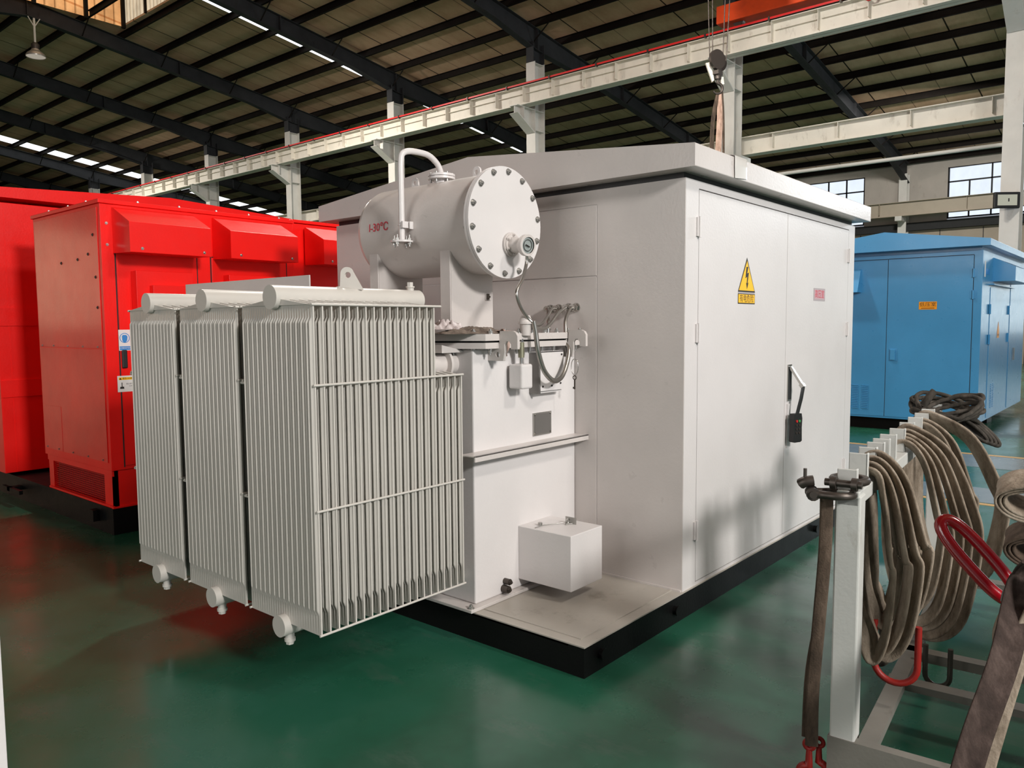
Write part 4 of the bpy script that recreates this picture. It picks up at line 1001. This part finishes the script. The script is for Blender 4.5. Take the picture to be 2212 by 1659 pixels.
mb = MB(); mb.prism(Fr((10.30, 0, 0), (0, 1, 0), (0, 0, 1)), [(by0, 2.50), (by0, 2.16), (-.22, 2.16), (-.22, 2.36)], 0, 1.5); mb.build('air_hood', BLUE, bc, bev=.003)
mb = MB(); mb.box(9.64, 9.70, by0 - .004, by0, 2.20, 2.42); mb.box(9.74, 10.0, by0 - .003, by0, 2.24, 2.32, 1); mb.build('maker_plate', [STWHITE, INKBLUE], bc)
mb = MB(); mb.box(12.3, 12.36, by0 - .03, by0, .95, 1.15); mb.build('handle', CHROME, bc)
mb = MB(); mb.box(11.9, 13.4, by0 - .006, by0, .2, 2.5); mb.build('side_panel', BLUE, bc, bev=.002)

# ------------------------------------------------------------------ floor markings
for (xa, xb, m_, lb) in ((5.72, 6.86, WALKG, 'inner'), ):
    pass
def strip(x0, x1, y0, y1, m_, name, label, cat):
    mb = MB(); mb.box(x0, x1, y0, y1, .0, .0025); tag(mb.build(name, m_), label, cat)
strip(4.93, 5.00, -12, -.05, LINEY, 'floor_line', 'orange painted line on the floor nearest the rack, behind the slings', 'floor line')
strip(7.82, 7.90, -12, 3.5, LINEY, 'floor_line', 'orange painted line on the floor nearest the blue cabinet', 'floor line')
strip(5.03, 5.72, -12, -.05, WALKG, 'walkway_band', 'grey painted walkway band beside the nearer orange floor line', 'walkway')
strip(6.92, 7.79, -12, 3.5, WALKG, 'walkway_band', 'grey painted walkway band beside the farther orange floor line', 'walkway')

# white board at the left edge
mb = MB(); mb.box(-2.48, -2.142, .40, .43, 0, .95)
tag(mb.build('white_board', WHITE, bev=.003), 'edge of a white board standing at the lower left picture border', 'board')

# ------------------------------------------------------------------ sling rack
AR = math.radians(4.8); RD = V(math.cos(AR), math.sin(AR), 0); RR = V(math.sin(AR), -math.cos(AR), 0); RP = V(-.13, -1.165, 0)
def Lp(u, v, z): return RP + RD * u + RR * v + V(0, 0, z)
class LF:   # box in rack coordinates
    @staticmethod
    def b(mb, u0, u1, v0, v1, z0, z1, m=0):
        mb.hexa([Lp(u0, v0, z0), Lp(u1, v0, z0), Lp(u1, v1, z0), Lp(u0, v1, z0), Lp(u0, v0, z1), Lp(u1, v0, z1), Lp(u1, v1, z1), Lp(u0, v1, z1)], m)
        return mb
rk = T('sling_rack', tuple(Lp(1.0, .2, 0)), 'grey-white steel rack with upright prongs holding lifting slings, lower right', 'rack')
RACKP = paint('rack_paint', (0.56, 0.56, 0.53), 0.42, 0.06, grime=(0.34, 0.31, 0.26))
b = LF.b
BASEP = paint('shaded_rack_base', (0.16, 0.15, 0.13), 0.5, 0.2, grime=(0.09, 0.08, 0.065))  # base colour darkened to carry the shade on the rails
mb = MB(); b(mb, -.035, .045, -.04, .04, 0.0, 1.03); mb.build('post', RACKP, rk, bev=.006)
mb = MB(); b(mb, 2.08, 2.16, -.04, .04, 0.0, 1.03); mb.build('post', RACKP, rk, bev=.006)
mb = MB(); b(mb, -.035, 2.16, -.035, .035, .995, 1.045); mb.build('top_bar', RACKP, rk, bev=.004)
us = [-.02, .145, .30, .44, .55, .69, .90, 1.14, 1.37, 1.57, 1.79, 2.08]
for i, u in enumerate(us):
    mb = MB(); z1 = 1.145 if i else 1.115
    b(mb, u, u + .007, -.038, .022, 1.045, z1); b(mb, u, u + .035, .016, .022, 1.045, z1)
    mb.build('prong', RACKP, rk, bev=.003)
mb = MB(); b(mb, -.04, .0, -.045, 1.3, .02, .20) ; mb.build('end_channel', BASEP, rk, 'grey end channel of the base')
mb = MB(); b(mb, 0, 2.1, .045, .105, .17, .20); mb.build('base_rail', BASEP, rk, 'base rail in paint darkened for shade')
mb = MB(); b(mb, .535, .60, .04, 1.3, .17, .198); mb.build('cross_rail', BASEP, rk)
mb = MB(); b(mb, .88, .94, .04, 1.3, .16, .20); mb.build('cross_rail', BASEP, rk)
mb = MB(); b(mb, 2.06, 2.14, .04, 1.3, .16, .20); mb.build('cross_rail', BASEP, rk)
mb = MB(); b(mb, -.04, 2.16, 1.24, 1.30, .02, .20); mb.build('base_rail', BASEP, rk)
mb = MB(); b(mb, -.035, .045, 1.22, 1.30, .2, 1.03); mb.build('post', RACKP, rk)
mb = MB(); b(mb, -.035, 2.16, 1.225, 1.295, .995, 1.045); mb.build('top_bar', RACKP, rk)

def loop(u, top, bulge, bot, w, t, lean=0.0, inner=-.03, skew=0.0, mat=SLING, label='', tw=0.0, name='webbing_sling', group='slings draped over the rack bar'):
    """closed webbing loop draped over the bar at position u"""
    P = [(inner - .005, top - .12), (-.012, top - .008), (.045, top), (bulge * .55 + .01, top - .09), (bulge * .9, top - .30), (bulge, (top + bot) / 2 - .02), (bulge * .82, bot + .10), (bulge * .45, bot), (bulge * .12, bot + .08), (inner + .012, (top + bot) / 2 - .1), (inner, (top + bot) / 2 + .15)]
    pts = [Lp(u + skew * (top - z) + lean * v, v, z) for v, z in P]
    sp = smooth_path(pts, 6, True); wd = []; n_ = len(sp)
    for i, p in enumerate(sp):
        tg = (sp[(i + 1) % n_] - sp[i - 1]).normalized(); nn = RD.cross(tg)
        a = .80 + .45 * tw * math.sin(2 * PI * i / n_ + .7 + u * 9); wd.append(tuple(RD * math.cos(a) + nn * math.sin(a)))
    mb = MB(); mb.ribbon(sp, wd, w, t, True)
    return tag(mb.build(name, mat), label, 'lifting sling', group)
G = [  # u, top, bulge, bottom, width, thick, inner, skew, twist, label
 (.19, 1.070, .105, .40, .048, .013, -.045, .02, .8, 'sling loop closest to the rack post, folded and short'),
 (.22, 1.085, .150, .43, .052, .013, -.050, .00, .5, 'second sling from the rack post, with a pale worn edge'),
 (.25, 1.075, .120, .50, .048, .014, -.020, .10, .9, 'twisted sling loop just behind the post side of the front bundle'),
 (.28, 1.098, .175, .40, .054, .013, -.035, -.02, .6, 'longest brown sling loop hanging lowest in the front bundle'),
 (.32, 1.112, .195, .48, .054, .014, -.055, .05, .3, 'top sling of the front bundle arching over the rack bar'),
 (.35, 1.090, .150, .53, .050, .013, .000, -.04, 1.0, 'sling in the middle of the front bundle, folded at its lower end'),
 (.38, 1.080, .110, .46, .050, .014, -.060, .03, .7, 'greyish inner sling of the front bundle'),
 (.42, 1.068, .085, .50, .044, .014, -.050, .06, .8, 'innermost narrow sling of the front bundle'),
 (.91, 1.075, .17, .38, .050, .014, -.030, .02, .5, 'shortest sling loop at the inside of the middle bundle'),
 (.94, 1.085, .20, .31, .052, .014, -.045, .00, .4, 'inner sling loop of the middle bundle on the rack'),
 (.97, 1.097, .23, .28, .054, .014, -.050, .03, .6, 'second sling loop of the middle bundle on the rack'),
 (1.0, 1.110, .26, .25, .056, .014, -.035, -.02, .35, 'third sling loop of the middle bundle on the rack'),
 (1.04, 1.125, .290, .22, .062, .015, -.045, .02, .3, 'outermost pale sling loop of the middle bundle on the rack'),
 (1.42, 1.09, .20, .45, .055, .014, -.040, .00, .4, 'narrow sling loop just behind the middle bundle'),
 (1.47, 1.10, .24, .40, .062, .015, -.040, .00, .3, 'sling loop near the far prongs, inside the widest one'),
 (1.62, 1.115, .345, .30, .100, .018, -.040, .00, .2, 'wide pinkish-grey sling arching furthest right from the far prongs'),
]
for (u, tp, bg, bt, w, t, inn, sk_, tw, lb) in G:
    loop(u, tp, bg, bt, w, t, 0, inn, sk_, SLING, lb, tw)
for k in range(9):  # unseen loops added to cast shade on the rack base
    u = .06 + k * .16; P = [(1.22, .94), (1.24, 1.052), (1.29, 1.055), (1.33, .95), (1.38, .75), (1.40, .55), (1.36, .34), (1.27, .26), (1.22, .36), (1.205, .6)]
    sp = smooth_path([Lp(u + .01 * math.sin(k * 3 + z * 5), v + .02 * math.sin(k * 2.3), z) for v, z in P], 5, True)
    mb = MB(); mb.ribbon(sp, tuple(RD * .9 + RR * .2), .13, .014, True)
    tag(mb.build('webbing_sling', SLING), 'added unseen wide sling over the outer rack bar, shading the rack base', 'lifting sling', 'added shading slings on the outer rack bar')
# long sling with steel eyes hanging left of the post
strap_top('hanging_sling', [Lp(-.06, -.06, 1.04), Lp(-.055, -.062, .85), Lp(-.06, -.075, .6), Lp(-.06, -.09, .35), Lp(-.06, -.09, .16)], tuple((RR * .95 + RD * .3)), .042, .016, SLINGD, 'dark brown sling hanging down left of the rack post from the shackle', group=None)
strap_top('hanging_sling', [Lp(-.03, -.058, 1.0), Lp(-.03, -.075, .7), Lp(-.05, -.11, .42), Lp(-.05, -.118, .18)], tuple((RR * .95 + RD * .3)), .016, .012, SLINGD, 'narrow strap hanging outermost left of the rack post')
# shackles around first prong
def shackle(name, c, ax, pn, R, r, mat, label, cat='shackle'):
    ax = Vector(ax).normalized(); pn = Vector(pn).normalized(); q = ax.cross(pn); c = Vector(c)
    pts = [c - q * R * .62 - pn * R * 1.5, c - q * R * .62 - pn * R] + [c + q * R * math.cos(a) + pn * R * math.sin(a) for a in [PI * 1.18 - i * (PI * 1.36) / 14 for i in range(15)]] + [c + q * R * .62 - pn * R, c + q * R * .62 - pn * R * 1.5]
    t = T(name, tuple(c - V(0, 0, R)), label, cat)
    MB().tube(smooth_path(pts, 2), r, 10).build('bow', mat, t)
    mb = MB(); a = c - pn * R * 1.5
    mb.cyl(a - q * R * 1.05, a + q * R * 1.15, r * .9, n=12); mb.cyl(a - q * R * .45, a - q * R * .80, r * 1.6, n=12); mb.cyl(a + q * R * .45, a + q * R * .80, r * 1.6, n=12)
    mb.build('pin', mat, t); return t
shackle('bow_shackle', Lp(.01, -.005, 1.075), (.1, 0, 1), -RR * .55 + RD * .5 if False else -RD * .15 + RR * .0 + V(0, 0, .0) + (-RR) * .0 + RD * .9, .052, .0135, DSTEEL, 'dark rusty bow shackle hooked over the first rack prong')
shackle('bow_shackle', Lp(-.055, -.03, 1.035), (0, .15, 1), RR * .9 + RD * .3, .050, .0135, DSTEEL, 'dark bow shackle below the first one, holding the hanging sling')
mb = MB(); mb.tube(smooth_path([Lp(-.07, -.10, 1.075), Lp(-.08, -.125, 1.07), Lp(-.08, -.14, 1.06)], 4), [.018] * 9, 8); mb.cyl(Lp(-.08, -.125, 1.07), Lp(-.08, -.125, 1.115), .006, n=8)
tag(mb.build('shackle_bolt', DSTEEL), 'dark loose bolt end sticking left from the shackles on the rack', 'bolt')
# hooks at the foot of the hanging sling
def hookthing(c, R, r, mat, label, dirv, name='lifting_hook'):
    c = Vector(c); dirv = Vector(dirv).normalized(); t = T(name, tuple(c - V(0, 0, R)), label, 'hook')
    pts = [c + V(0, 0, R * 3.0), c + V(0, 0, R * 1.7)] + [c + dirv * R * math.sin(a) + V(0, 0, R * math.cos(a)) for a in [i * .28 for i in range(0, 17)]]
    rr = [r * .8, r] + [r * 1.15] * 10 + [r * (1.1 - .12 * i) for i in range(7)]
    MB().tube(pts, rr, 10).build('body', mat, t)
    MB().torus(c + V(0, 0, R * 3.5), dirv.cross(V(0, 0, 1)), R * .5, r * .7).build('eye', mat, t); return t
hookthing(Lp(-.05, -.10, .05), .030, .012, RUSTRED, 'worn red hook at the bottom of the sling left of the rack post', -RR)
hookthing(Lp(-.02, -.075, .06), .028, .011, RUSTRED, 'second worn red hook close to the rack post foot', RR)
# red oval links
def oval(c, a, bdir, La, Lb, r, mat, label, name='oval_link', cat='link'):
    c = Vector(c); a = Vector(a).normalized(); bdir = Vector(bdir); bdir = (bdir - a * bdir.dot(a)).normalized(); pts = []
    for i in range(40):
        th = 2 * PI * i / 40; ca, sa = math.cos(th), math.sin(th)
        pts.append(c + a * La * math.copysign(abs(ca) ** .75, ca) + bdir * Lb * math.copysign(abs(sa) ** .8, sa))
    return tag(MB().tube(pts, r, 12, True).build(name, mat), label, cat)
oval(Lp(.10, .362, .845), Lp(.10, .463, .735) - Lp(.12, .266, .945), V(.35, -.15, .55), .148, .036, .0195, REDLINK, 'large glossy dark red oval master link in the right foreground')
# small red link under the front bundle, brown U hook under the middle bundle
def ubow(c, wv, R, h, r, mat, label, name):
    c = Vector(c); wv = Vector(wv).normalized()
    pts = [c - wv * R + V(0, 0, h)] + [c + wv * R * math.cos(a) + V(0, 0, R * math.sin(a)) for a in [PI + i * PI / 12 for i in range(13)]] + [c + wv * R + V(0, 0, h)]
    return tag(MB().tube(pts, r, 10).build(name, mat), label, 'shackle')
ubow(Lp(.30, .105, .365), RR, .072, .15, .0120, RUSTRED, 'red U-shaped shackle hanging below the front sling bundle', 'bow_shackle')
ubow(Lp(.80, .185, .150), RR, .045, .12, .0105, DSTEEL, 'dark brown U-shaped shackle hanging below the middle sling bundle', 'bow_shackle')
mb = MB(); mb.tube(smooth_path([Lp(.38, .05, .47), Lp(.38, .06, .36), Lp(.36, .045, .335), Lp(.36, .02, .35)], 5), .02, 8)
tag(mb.build('dark_hook', ROPE), 'small dark hook tip hanging inside the front sling bundle', 'hook')
# slings of the rack's second bar in the right foreground
strap_top('wide_sling', [Lp(-.10, .52, .93), Lp(-.02, .482, .84), Lp(-.18, .455, .66), Lp(-.34, .40, .46), Lp(-.45, .37, .30), Lp(-.55, .36, .12)], tuple(RR * .75 + RD * .6), .085, .014, webbing('dark_wide_webbing', (0.018, 0.012, 0.010), (0.045, 0.030, 0.025), (0.10, 0.07, 0.06)), 'broad dark brown sling running diagonally down at the lower right corner', cup=.15)
strap_top('wide_sling', [Lp(-.06, .56, .88), Lp(-.10, .50, .70), Lp(-.22, .45, .50), Lp(-.36, .41, .30), Lp(-.45, .40, .1)], tuple(RR * .8 + RD * .4), .06, .014, SLING, 'paler sling strand lying on the broad dark sling at lower right', cup=.1)
mb = MB(); mb.tube(smooth_path([Lp(-.02, .445, .76), Lp(-.02, .455, .80), Lp(-.02, .49, .815), Lp(-.02, .53, .79), Lp(-.02, .545, .70), Lp(-.02, .535, .55)], 6), .0125, 10)
tag(mb.build('grey_shackle', plain('galvanised_steel', (.16, .17, .16), .4, .5)), 'grey steel shackle gripping the lower end of the red master link', 'shackle')
def roll(c, R1, R2, w, label, mat=SLING, turns=3, z=0):
    mb = MB(); c = Vector(c)
    for k in range(turns):
        s_ = 1 - k * .13; pts = [c + (RR * math.cos(a) * R1 + V(0, 0, math.sin(a) * R2)) * s_ + RD * (.004 * k) for a in [2 * PI * i / 36 for i in range(36)]]
        mb.ribbon(pts, tuple(RD + V(0, 0, .35)), w, .012, True)
    return tag(mb.build('rolled_sling', mat), label, 'lifting sling')
roll(Lp(.02, .505, 1.080), .090, .052, .120, 'rolled pale sling cut by the right picture edge, upper of two')
roll(Lp(.02, .53, .935), .088, .048, .105, 'rolled brownish sling cut by the right picture edge, lower of two', SLINGD)
# support arm for those slings (second prong row, outside the frame)
strap_top('wide_sling', [Lp(.5, .56, .62), Lp(.45, .50, .70), Lp(.42, .45, .66), Lp(.40, .40, .52), Lp(.40, .42, .40)], tuple(RD), .10, .014, SLING, 'wide folded sling lying behind the grey shackle at the right edge', cup=.1)
# rope bundle and wire loops at the far end
rb = random.Random(5); mb = MB()
for k in range(8):
    r0 = .115 + .025 * rb.random(); c = Lp(1.98 + .02 * k, .04 + rb.uniform(-.03, .03), 1.115 + rb.uniform(-.01, .03)); tl = rb.uniform(-.4, .1); pts = []
    for i in range(30):
        a = 2 * PI * i / 30; pts.append(c + RR * (r0 * math.cos(a) * 1.15 + .02 * math.sin(3 * a + k)) + RD * (.10 * math.sin(a) + .015 * math.sin(2 * a + k)) + V(0, 0, .02 * math.sin(2 * a + k) + .035 * math.sin(a) + tl * .22 * math.cos(a) + rb.uniform(-.004, .004)))
    mb.tube(smooth_path(pts, 2, True), .0115, 7, True)
mb.tube(smooth_path([Lp(1.95, -.05, 1.15), Lp(1.95, -.02, 1.20), Lp(1.96, .0, 1.225)], 5), .02, 8)
tag(mb.build('rope_bundle', ROPE), 'tangled coil of dark rope lying over the far prongs of the rack', 'rope')
mb = MB()
for k in range(4):
    r0 = .075 + .010 * k; c = Lp(2.0 + .02 * k, .175 + .008 * k, 1.03); pts = [c + (RR * .75 - V(0, 0, .65)) * r0 * 1.25 * math.cos(a) + (RR * .3 + V(0, 0, .45)) * r0 * .45 * math.sin(a) + RD * .01 * math.sin(2 * a) for a in [2 * PI * i / 28 for i in range(28)]]
    mb.tube(pts, .010, 7, True)
tag(mb.build('rope_bundle', ROPE), 'hanging loops of dark rope right of the tangled coil', 'rope')
mb = MB()
for q in (-.012, .012): mb.tube(smooth_path([Lp(1.05 + q, -.06, 1.0), Lp(1.06 + q, -.055, .9), Lp(1.07 + q * 1.5, -.045, .78), Lp(1.07 + q * 3, -.03, .74)], 6), .006, 6)
mb.torus(Lp(1.08, -.02, .725), RD, .035, .007)
tag(mb.build('wire_loop', DSTEEL), 'thin dark wire sling with a steel eye hanging under the rack bar', 'wire sling')

# ------------------------------------------------------------------ lights, world, camera
def area(name, loc, aim, size, power, col=(1, 1, 1), sy=None, spread=None):
    L = bpy.data.lights.new(name, 'AREA'); L.energy = power; L.color = col; L.size = size
    if sy: L.shape = 'RECTANGLE'; L.size_y = sy
    else: L.shape = 'DISK'
    if spread: L.spread = spread
    o = bpy.data.objects.new(name, L); COL.objects.link(o); o.location = loc
    o.rotation_euler = (Vector(aim) - Vector(loc)).to_track_quat('-Z', 'Y').to_euler(); return o
area('gable_window_daylight', (-2.5, -10.9, 6.3), (.6, .5, 1.3), 1.7, 1370, (1, .975, .94), 1.2)
area('bay_lamp_light', (1.4, -6.6, 8.6), (1.2, 0, .8), 1.0, 300, (1, .95, .88))
area('front_fill', (-1, -13.5, 3.0), (0.5, 0, 1.5), 6, 200, (.93, .97, 1), 4.5)  # low fill lamp added for the -Y faces
area('side_fill', (-14, 3, 4.0), (2, 3, .8), 8, 270, (1, .96, .92), 4, 2.3)  # large soft fill lamp added for the -X faces
area('bay_lamp_light', (6, 6.5, 9.6), (4.5, 6.5, 0), .8, 600, (1, .95, .88))
area('bay_lamp_light', (8.5, 18.0, 8.9), (11.5, 18, 0), .8, 1000, (1, .94, .86))
area('bay_lamp_light', (8.5, 34.0, 8.9), (11.5, 34, 0), .8, 1000, (1, .94, .86))
area('bay_lamp_light', (8.5, 4.0, 8.7), (12, 5, 0), .8, 500, (1, .95, .88))
area('bay_lamp_light', (22, 4.0, 8.2), (24, 5, 0), 1.0, 900, (1, .97, .92))
area('blue_side_fill', (24, -4.5, 6.5), (11, 1, 1.0), 2.5, 500, (.88, .95, 1), 2)  # extra lamp added to brighten the blue cabinet's -Y side
w = bpy.data.worlds.new('sky'); SC.world = w; w.use_nodes = True
bg = w.node_tree.nodes['Background']; bg.inputs[0].default_value = (.86, .90, 1, 1); bg.inputs[1].default_value = .22

F = 1682.15; yaw, pitch, roll_ = 0.703513, -0.0767432, -0.00764333
fw = V(math.cos(yaw) * math.cos(pitch), math.sin(yaw) * math.cos(pitch), math.sin(pitch))
r = V(math.sin(yaw), -math.cos(yaw), 0); u = r.cross(fw)
r2 = r * math.cos(roll_) + u * math.sin(roll_); u2 = -r * math.sin(roll_) + u * math.cos(roll_)
cam = bpy.data.cameras.new('camera'); co = bpy.data.objects.new('camera', cam); COL.objects.link(co)
M = Matrix(((r2.x, u2.x, -fw.x), (r2.y, u2.y, -fw.y), (r2.z, u2.z, -fw.z))).to_4x4()
M.translation = V(-2.79859772, -1.96001166, 1.6)
co.matrix_world = M; cam.sensor_width = 36; cam.sensor_fit = 'HORIZONTAL'; cam.lens = F / 2212 * 36; cam.clip_start = .05; cam.clip_end = 200
SC.camera = co
vs = SC.view_settings; SC.display_settings.display_device = 'sRGB'
vs.view_transform = 'Standard'; vs.look = 'None'; vs.exposure = 0.0; vs.gamma = 1.0; vs.use_curve_mapping = False
